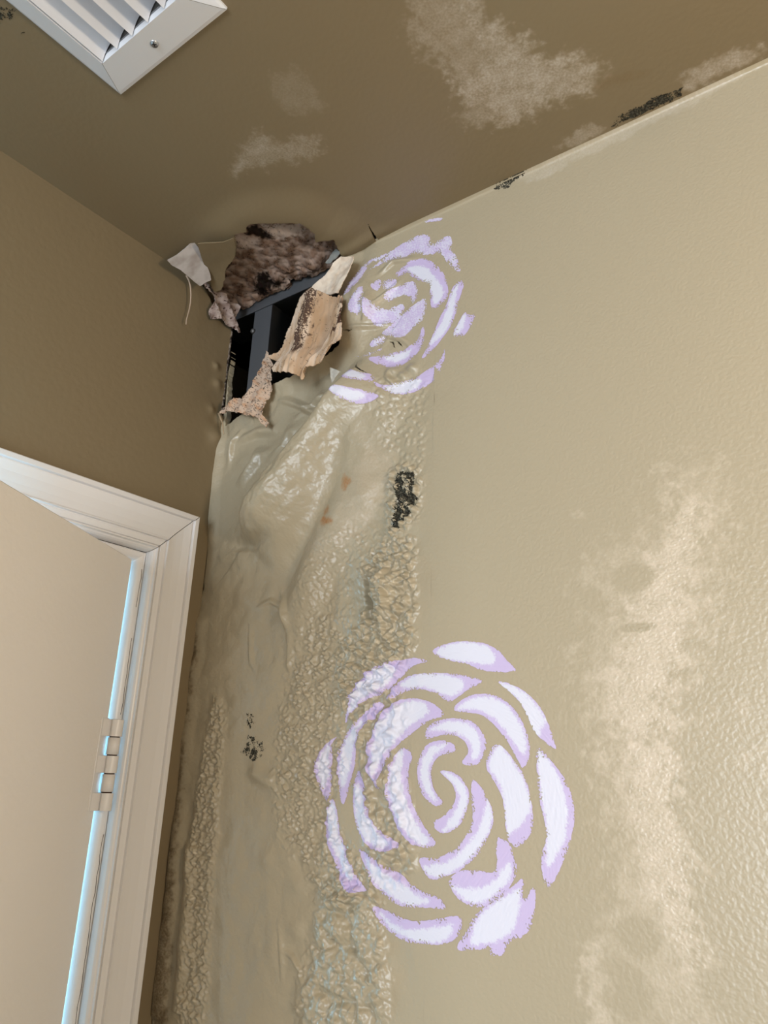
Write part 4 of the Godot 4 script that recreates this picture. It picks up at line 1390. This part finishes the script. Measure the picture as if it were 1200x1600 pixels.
func build_roses() -> void:
	var mat := vertex_paint(0.5, 0.5)
	var at: PackedVector2Array = P([0.3445,0.6205,0.2955,0.1108])
	var r := thing("painted_rose", "large white and lilac rose painted low on the wall", "wall painting", Vector3.ZERO)
	for e in [
		[P([0.3332,0.493,0.3445,0.4883,0.3643,0.4863,0.3857,0.4892,0.3995,0.4954,0.4083,0.5049,0.4165,0.5145,0.3878,0.5135,0.3715,0.5074,0.3546,0.5036,0.3396,0.4987]), P([0.337,0.4943,0.3594,0.487,0.3834,0.4899,0.3949,0.4962,0.3959,0.5074,0.3739,0.5054,0.3497,0.5019]), 0.25],
		[P([0.3283,0.5024,0.3139,0.499,0.2979,0.5,0.2706,0.5055,0.2512,0.5171,0.242,0.5314,0.2346,0.5524,0.2364,0.5578,0.2402,0.5491,0.2609,0.5361,0.2801,0.5299,0.2985,0.5163,0.3128,0.5061]), P([0.2762,0.5057,0.2529,0.5205,0.2409,0.5381,0.2387,0.5491,0.2579,0.5339,0.2799,0.5256,0.2929,0.5107,0.2872,0.505]), 0.4],
		[P([0.2844,0.5343,0.2907,0.5237,0.3065,0.5155,0.3298,0.5131,0.3595,0.5151,0.385,0.5216,0.3715,0.5286,0.3597,0.5354,0.3501,0.5393,0.3389,0.532,0.3199,0.5275,0.3043,0.5293,0.2898,0.5354]), P([0.2987,0.5217,0.3195,0.5138,0.3498,0.5158,0.3668,0.5225,0.3596,0.5324,0.3476,0.5332,0.3249,0.5255,0.3042,0.5261]), 0.4],
		[P([0.4002,0.5234,0.4102,0.5246,0.4251,0.5317,0.4364,0.5422,0.4432,0.5533,0.4477,0.566,0.4507,0.5766,0.4405,0.5706,0.4316,0.5625,0.4247,0.5477,0.4164,0.5363]), P([0.4013,0.524,0.4145,0.5267,0.4313,0.5384,0.4422,0.5533,0.441,0.557,0.4345,0.568,0.4286,0.557,0.4186,0.5382]), 0.15],
		[P([0.3569,0.5464,0.3644,0.5375,0.3785,0.5328,0.3967,0.5341,0.4098,0.541,0.4193,0.5515,0.4263,0.5663,0.428,0.5808,0.4215,0.5918,0.4164,0.5847,0.4071,0.5702,0.3942,0.5572,0.3807,0.5495]), P([0.3597,0.5454,0.3738,0.5366,0.3944,0.536,0.4098,0.5448,0.4212,0.5589,0.4251,0.5736,0.4217,0.5809,0.4094,0.5665,0.3965,0.5534,0.3784,0.5456]), 0.3],
		[P([0.3465,0.5504,0.3366,0.5412,0.3201,0.5359,0.2992,0.5366,0.2835,0.545,0.2719,0.5598,0.2637,0.5768,0.2634,0.5914,0.2688,0.6055,0.2787,0.6161,0.2807,0.601,0.2881,0.5886,0.2955,0.5782,0.3107,0.5677,0.3306,0.5554]), P([0.3201,0.538,0.2967,0.5408,0.2785,0.5556,0.2697,0.5704,0.2693,0.5891,0.2728,0.6054,0.2801,0.5888,0.2928,0.5762,0.3105,0.5596,0.3305,0.5473]), 0.5],
		[P([0.2722,0.5384,0.2806,0.5417,0.2702,0.5534,0.2567,0.562,0.2506,0.577,0.2488,0.5939,0.2443,0.6107,0.2386,0.6306,0.2322,0.6217,0.2277,0.5989,0.2307,0.5796,0.2398,0.5643,0.2534,0.5535,0.2642,0.5448]), P([0.259,0.5534,0.24,0.5687,0.2326,0.586,0.2312,0.6072,0.2348,0.6174,0.2423,0.6025,0.2455,0.5856,0.2501,0.5685]), 0.6],
		[P([0.2256,0.5699,0.2202,0.5776,0.2212,0.5906,0.2211,0.6076,0.2209,0.6244,0.217,0.6298,0.207,0.6167,0.1999,0.6042,0.2018,0.5912,0.2099,0.58]), P([0.2158,0.5777,0.2063,0.591,0.2044,0.604,0.2116,0.6186,0.2181,0.6077,0.2183,0.5907]), 0.6],
		[P([0.3272,0.5695,0.3283,0.5615,0.3381,0.5554,0.3574,0.553,0.3738,0.5553,0.3841,0.5639,0.3885,0.5743,0.3839,0.5857,0.3772,0.5915,0.3646,0.5901,0.3703,0.5823,0.3692,0.5747,0.3599,0.5681,0.3455,0.5673,0.3309,0.5705]), P([0.3308,0.5635,0.3502,0.5554,0.3715,0.5582,0.3829,0.5706,0.3806,0.5839,0.3738,0.586,0.3738,0.5746,0.3598,0.5652,0.3406,0.5634]), 0.5],
		[P([0.3576,0.5807,0.3564,0.5749,0.3456,0.5716,0.331,0.5745,0.3225,0.5836,0.3191,0.5955,0.3207,0.6091,0.3283,0.6202,0.3392,0.6256,0.3463,0.622,0.3378,0.614,0.334,0.6027,0.3351,0.593,0.3422,0.585]), P([0.3504,0.5751,0.3335,0.5774,0.3239,0.5895,0.3231,0.6051,0.3319,0.6181,0.3403,0.6214,0.3342,0.6104,0.3314,0.5951,0.3385,0.5831]), 0.4],
		[P([0.3424,0.5976,0.3507,0.5967,0.3623,0.6005,0.3704,0.6104,0.3715,0.6195,0.367,0.6325,0.3603,0.6412,0.3489,0.6463,0.3407,0.6451,0.3371,0.6384,0.3464,0.6331,0.3544,0.6261,0.359,0.6166,0.3554,0.6074,0.3484,0.6021]), P([0.3459,0.598,0.36,0.6016,0.3692,0.6123,0.3681,0.627,0.358,0.6405,0.3466,0.645,0.3511,0.6373,0.3602,0.6257,0.3613,0.6127]), 0.3],
		[P([0.3021,0.5791,0.3111,0.5809,0.3139,0.5878,0.3103,0.5958,0.3108,0.6115,0.3162,0.6267,0.3276,0.6428,0.3392,0.6538,0.3327,0.6589,0.3159,0.6577,0.3033,0.6485,0.2938,0.6339,0.2879,0.6166,0.2897,0.5966,0.2958,0.5853]), P([0.2995,0.5811,0.304,0.5841,0.303,0.6041,0.3099,0.6232,0.3203,0.6415,0.3326,0.6535,0.3256,0.6578,0.3108,0.6498,0.2977,0.6336,0.2905,0.6165,0.2916,0.5985]), 0.4],
		[P([0.3984,0.5732,0.3895,0.5837,0.3883,0.593,0.3958,0.6037,0.4031,0.6176,0.4058,0.6419,0.4098,0.6493,0.4159,0.6504,0.4252,0.6429,0.4295,0.6315,0.4279,0.6161,0.4233,0.5988,0.4132,0.5848]), P([0.3995,0.5741,0.3905,0.591,0.398,0.6017,0.4042,0.6176,0.4058,0.6419,0.41,0.6416,0.4267,0.6248,0.427,0.6144,0.4213,0.5989,0.4111,0.5849]), 0.5],
		[P([0.4342,0.5761,0.4441,0.583,0.4535,0.594,0.4607,0.6057,0.4638,0.6207,0.4611,0.6373,0.4547,0.6542,0.4416,0.6762,0.4361,0.6691,0.4356,0.6544,0.4399,0.6424,0.4385,0.6291,0.435,0.614,0.4336,0.5948]), P([0.4352,0.5788,0.4478,0.5908,0.455,0.6043,0.458,0.6227,0.4553,0.6411,0.4431,0.6602,0.4393,0.659,0.4403,0.6324,0.4362,0.6087]), 0.6],
		[P([0.3749,0.6028,0.3838,0.6088,0.3913,0.6201,0.3944,0.6323,0.3889,0.6468,0.3802,0.6598,0.3649,0.6718,0.3493,0.6796,0.3356,0.6829,0.3272,0.6767,0.3239,0.668,0.3422,0.6653,0.3559,0.6586,0.367,0.6487,0.3748,0.6338,0.3737,0.6194]), P([0.3892,0.6185,0.3933,0.6324,0.3867,0.647,0.3737,0.6622,0.356,0.6745,0.3378,0.6809,0.3283,0.6739,0.3514,0.6679,0.3693,0.6538,0.3825,0.6368]), 0.7],
		[P([0.252,0.6001,0.2606,0.6059,0.2627,0.618,0.2691,0.6356,0.2803,0.6484,0.3036,0.6588,0.2988,0.663,0.2837,0.6663,0.2679,0.663,0.2551,0.6504,0.2495,0.6349,0.2487,0.6146]), P([0.2514,0.6125,0.26,0.6181,0.2649,0.6339,0.2777,0.6486,0.2911,0.659,0.2784,0.664,0.2622,0.6557,0.2516,0.6388]), 0.4],
		[P([0.224,0.6263,0.2303,0.6342,0.2343,0.6501,0.2425,0.6673,0.2531,0.6837,0.2685,0.697,0.2647,0.7003,0.2489,0.7012,0.2371,0.6892,0.2246,0.6709,0.2167,0.6515,0.2188,0.6349]), P([0.2235,0.6274,0.23,0.6383,0.2347,0.6561,0.2459,0.6767,0.2561,0.689,0.2483,0.6918,0.2334,0.676,0.2221,0.6571,0.2192,0.639]), 0.4],
		[P([0.2575,0.6678,0.2656,0.669,0.2893,0.6779,0.3045,0.6819,0.3144,0.688,0.3288,0.6934,0.3427,0.6952,0.3496,0.7029,0.3337,0.7042,0.315,0.7066,0.3005,0.7058,0.2826,0.6972,0.269,0.6838]), P([0.2659,0.6747,0.287,0.6819,0.3047,0.6891,0.3218,0.696,0.3336,0.6998,0.3149,0.7049,0.2978,0.7008,0.2798,0.692]), 0.6],
		[P([0.2782,0.7105,0.2933,0.7122,0.3153,0.7162,0.3384,0.7121,0.3607,0.7065,0.365,0.7126,0.3607,0.7215,0.3499,0.7282,0.3297,0.7313,0.3111,0.7325,0.2915,0.7267,0.2812,0.7192]), P([0.2834,0.7144,0.3011,0.7226,0.3201,0.7216,0.343,0.7166,0.3563,0.713,0.352,0.7245,0.3319,0.7301,0.3133,0.7295,0.2939,0.7245]), 0.6],
		[P([0.4193,0.6734,0.42,0.6872,0.4271,0.6782,0.4299,0.6811,0.4274,0.7006,0.4203,0.711,0.4064,0.7194,0.4003,0.7283,0.3902,0.7291,0.3882,0.7255,0.3608,0.7306,0.3693,0.7153,0.3779,0.7025,0.3926,0.6923,0.4112,0.6784]), P([0.4172,0.681,0.4148,0.6991,0.4085,0.7112,0.3943,0.7197,0.3736,0.7245,0.3779,0.7091,0.3905,0.6959,0.4071,0.6855]), 0.7],
		[P([0.3985,0.6451,0.4078,0.6486,0.4127,0.6583,0.4145,0.6665,0.4092,0.6787,0.3968,0.6901,0.3821,0.6978,0.3693,0.6969,0.3584,0.6915,0.3527,0.6818,0.3627,0.6737,0.378,0.6712,0.3929,0.6713,0.3972,0.6633,0.3962,0.6531]), P([0.4075,0.6622,0.4093,0.672,0.3989,0.6832,0.3864,0.6931,0.3715,0.695,0.3606,0.6895,0.3561,0.6849,0.3736,0.6854,0.3886,0.6811,0.4012,0.6696]), 0.7],
	]:
		petal(r, e[0], e[1], mat, e[2], 1.0)
	r = thing("painted_rose", "faded lilac rose on wrinkled paint beside the broken corner", "wall painting", Vector3.ZERO)
	var none := PackedVector2Array()
	for e in [
		[P([0.2412,0.0435,0.2485,0.0375,0.2629,0.0256,0.2774,0.0212,0.2954,0.0185,0.3095,0.0187,0.3201,0.0261,0.3237,0.0382,0.3355,0.0366,0.3472,0.0384,0.3506,0.0485,0.3498,0.0566,0.3572,0.0715,0.3613,0.0896,0.3541,0.0866,0.3443,0.0726,0.3358,0.0572,0.3172,0.0509,0.2996,0.0415,0.2889,0.0404,0.2745,0.0395,0.2598,0.0386]), none, 1.0, 0.93],
		[P([0.2113,0.074,0.2123,0.0601,0.221,0.0438,0.2316,0.0284,0.2485,0.0248,0.2709,0.0257,0.2638,0.0315,0.2452,0.0324,0.2379,0.0383,0.2314,0.057,0.2245,0.0685]), none, 1.0, 0.86],
		[P([0.276,0.0584,0.29,0.0503,0.3041,0.051,0.318,0.0561,0.3317,0.0713,0.3418,0.0888,0.3461,0.1068,0.3438,0.1188,0.331,0.1252,0.3244,0.1211,0.3224,0.1073,0.3221,0.0924,0.3136,0.0856,0.3013,0.0756,0.2905,0.0643,0.2799,0.0669]), P([0.2902,0.0573,0.3113,0.0627,0.3252,0.0786,0.3405,0.1078,0.3293,0.1197,0.324,0.1014,0.3153,0.0863,0.3011,0.0704]), 0.8, 0.95],
		[P([0.2625,0.0928,0.2684,0.0849,0.2789,0.0787,0.2912,0.0768,0.3017,0.0793,0.3063,0.0913,0.3058,0.1027,0.2992,0.1084,0.2954,0.0987,0.2865,0.0919,0.2778,0.0953,0.2689,0.0961]), none, 0.8, 0.95],
		[P([0.2365,0.0807,0.2484,0.0921,0.2635,0.1029,0.2778,0.1032,0.2865,0.1032,0.2887,0.1139,0.2802,0.1208,0.2682,0.1264,0.2556,0.1252,0.2458,0.1134,0.2395,0.0991]), none, 1.0, 0.90],
		[P([0.2613,0.1345,0.2716,0.1265,0.2853,0.1165,0.2989,0.1116,0.3124,0.1068,0.3184,0.1107,0.3179,0.1252,0.3115,0.1358,0.2999,0.1413,0.2865,0.148,0.2723,0.1424]), none, 0.7, 0.96],
		[P([0.3629,0.1024,0.3653,0.1097,0.3599,0.1252,0.3553,0.1424,0.3491,0.1558,0.3382,0.1661,0.3272,0.1764,0.3143,0.1824,0.3205,0.1696,0.33,0.1523,0.3346,0.1413,0.3441,0.1256,0.3487,0.1129,0.355,0.1041]), P([0.3582,0.1053,0.3552,0.1234,0.3522,0.1413,0.3444,0.1573,0.3302,0.1665,0.3237,0.1659,0.3363,0.1482,0.3457,0.1294,0.3503,0.1135]), 0.7, 1.0],
		[P([0.3662,0.144,0.3708,0.148,0.3791,0.151,0.3753,0.1604,0.3662,0.171,0.3586,0.1699,0.3508,0.1665,0.3585,0.1545]), P([0.3662,0.1448,0.3677,0.1531,0.3632,0.1638,0.3524,0.167,0.3593,0.1547]), 0.8, 1.0],
		[P([0.2449,0.1632,0.2548,0.1631,0.2725,0.1639,0.2897,0.1631,0.3031,0.1595,0.3096,0.1522,0.3143,0.1426,0.317,0.1516,0.3149,0.165,0.3069,0.175,0.2937,0.1802,0.2767,0.182,0.2571,0.1736]), P([0.2656,0.1666,0.2864,0.1668,0.3,0.1664,0.2935,0.1738,0.2782,0.1753]), 0.9, 0.97],
		[P([0.2586,0.1987,0.2711,0.2054,0.2865,0.2052,0.3031,0.2039,0.316,0.2001,0.3288,0.1948,0.3382,0.1886,0.342,0.1799,0.3429,0.1886,0.3384,0.2023,0.3291,0.2131,0.3149,0.218,0.3003,0.2199,0.2836,0.2182,0.2697,0.2112]), P([0.2713,0.2086,0.2865,0.206,0.3031,0.2054,0.3146,0.2073,0.3099,0.215,0.2953,0.2185,0.2818,0.217]), 0.9, 0.98],
		[P([0.2166,0.1867,0.2168,0.1753,0.2242,0.1751,0.2394,0.1837,0.2541,0.1888,0.2615,0.1966,0.2582,0.2004,0.2402,0.1968,0.2252,0.1908]), P([0.2277,0.1859,0.2376,0.1831,0.2506,0.1902,0.2491,0.1962,0.2364,0.1933]), 0.9, 0.95],
		[P([0.2141,0.2047,0.2223,0.2021,0.239,0.2076,0.2552,0.2113,0.2669,0.2185,0.2576,0.2237,0.2418,0.2241,0.227,0.2178]), P([0.2151,0.2049,0.2223,0.2029,0.2409,0.2097,0.2536,0.2148,0.2451,0.2203,0.2306,0.218]), 0.6, 1.0],
		[P([0.3117,0.0036,0.3205,0.0032,0.3377,0.009,0.3343,0.0115,0.3223,0.0076]), none, 0.8, 0.95],
		[P([0.2465,0.1473,0.2506,0.1396,0.2667,0.1401,0.2636,0.1489,0.253,0.1502]), none, 1.0, 0.93],
		[P([0.2219,0.1516,0.2352,0.1567,0.2532,0.1544,0.2639,0.1547,0.2535,0.1594,0.2391,0.1605]), none, 1.0, 0.9],
		[P([0.2228,0.0894,0.2313,0.0735,0.2397,0.0715,0.2417,0.0896,0.2372,0.1085,0.2256,0.1026]), none, 1.0, 0.9],
		[P([0.2485,0.0656,0.2575,0.0622,0.2609,0.074,0.2565,0.0792,0.2489,0.0736]), none, 1.0, 0.9],
		[P([0.2617,0.0644,0.2744,0.0643,0.2784,0.0763,0.2661,0.0817,0.2604,0.076]), none, 1.0, 0.9],
	]:
		petal(r, e[0], e[1], mat, e[2], e[3])


# ---------- mould ----------
func build_mold() -> void:
	var mat := vertex_paint(0.95, 0.15)
	var black := lin(0.17, 0.165, 0.14)
	var grey := lin(0.33, 0.32, 0.28)
	var col := func(p): return black.lerp(grey, clampf(0.3 + 1.4 * nz("grain", p.x + 0.4, p.y), 0.0, 1.0))
	var make := func(called: String, polys: Array, dense: float, on_ceiling: bool, label: String):
		var all := PackedVector2Array()
		for q in polys:
			all.append_array(q)
		var field := func(p):
			var s := 1e9
			for q in polys:
				s = minf(s, sd(p, q))
			if s > 0.004:
				return -s
			return 0.0016 * (dense + 0.8 * nz("speck", p.x * 1.3, p.y * 1.3) + 0.5 * nz("grain", p.x, p.y) + 1.0 * nz("edge", p.x, p.y) + 0.8 * nz("mid", p.x, p.y) - (0.9 * dome("cell_m", p.x, p.y, 0.5) if not on_ceiling and dense > 0.4 else 0.0)) - maxf(0.0, s + 0.0035) * 0.55
		var where := func(p): return Vector3(p.x, H - sag(p.x, p.y) - 0.0004, p.y) if on_ceiling else Vector3(p.x, H - p.y, surface(p.x, p.y) + 0.0004)
		var o := put(called, sheet(box_of(all, 0.003), 0.0005, field, where, col, Vector3(0, -1, 0) if on_ceiling else Vector3(0, 0, 1), 0.0003), mat)
		tag(o, label, "mold")
	make.call("mold_patch", [P([0.5323,0.0068,0.5425,0.0188,0.5622,0.0185,0.5806,0.0208,0.594,0.0178,0.6042,0.0158,0.601,0.004,0.5788,0.0051,0.5606,0.0043])], 0.15, true, "wide black mold patch along the ceiling edge above the wall")
	make.call("mold_patch", [P([0.3993,0.0015,0.4125,-0.002,0.4329,-0.005,0.4476,-0.0048,0.4481,0.0006,0.4327,0.0042,0.4161,0.01])], 0.3, false, "short black mold streak at the top edge of the wall")
	make.call("mold_patch", [P([0.2856,0.3054,0.3097,0.3104,0.31,0.3209,0.3138,0.3399,0.307,0.3523,0.2971,0.3664,0.2895,0.3719,0.2814,0.3684,0.2822,0.3549,0.2857,0.3417,0.2836,0.3227,0.2845,0.3135])], 0.62, false, "dense black mold patch on bubbled paint in the middle of the wall")
	make.call("mold_patch", [P([0.0927,0.5449,0.1105,0.5463,0.1123,0.5594,0.1056,0.5673,0.1256,0.5748,0.134,0.5823,0.1244,0.5952,0.1137,0.5993,0.0976,0.5934,0.0851,0.5886,0.0993,0.5779,0.099,0.5622])], -0.28, false, "sparse speckled black mold low beside the lilac rose")
	make.call("mold_patch", [P([0.1536,0.42,0.1629,0.4102,0.1666,0.402,0.1504,0.4017,0.1311,0.4067]), P([0.1495,0.3941,0.1551,0.389,0.1503,0.3864,0.1448,0.3901])], -0.15, true, "faint grey mold specks on the ceiling beside the vent")


func build_sconce() -> void:
	var s := thing("wall_sconce", "brass swing-arm wall lamp with a glowing globe further along the wall", "lamp", Vector3(1.22, 1.82, 0))
	var brass := metal(Color(0.75, 0.62, 0.38), 0.35)
	put("backplate", tube([Vector3(0, 0, 0.001), Vector3(0, 0, 0.012), Vector3(0, 0, 0.02)], 0.055, 0.045, 28), brass, s)
	put("arm", tube([Vector3(0, 0, 0.02), Vector3(0, -0.02, 0.12), Vector3(0, -0.02, 0.32), Vector3(0, 0.01, 0.38), Vector3(0, 0.04, 0.40)], 0.008, 0.008, 12), brass, s)
	put("holder", tube([Vector3(0, 0.035, 0.40), Vector3(0, 0.06, 0.40)], 0.028, 0.034, 24), brass, s)
	var g := SphereMesh.new()
	g.radius = 0.07
	g.height = 0.14
	var gm := paint(Color(1, 0.95, 0.85), 0.4)
	gm.emission_enabled = true
	gm.emission = Color(1.0, 0.82, 0.58)
	gm.emission_energy_multiplier = 1.5
	var globe := put("globe", g, gm, s)
	globe.position = Vector3(0, 0.125, 0.40)
	var l := OmniLight3D.new()
	l.name = "sconce_light"
	l.position = Vector3(0, 0.125, 0.40)
	l.light_color = Color(1.0, 0.915, 0.80)
	l.light_energy = 0.44
	l.light_size = 0.07
	l.omni_range = 8.0
	l.omni_attenuation = 2.0
	l.shadow_enabled = true
	s.add_child(l)
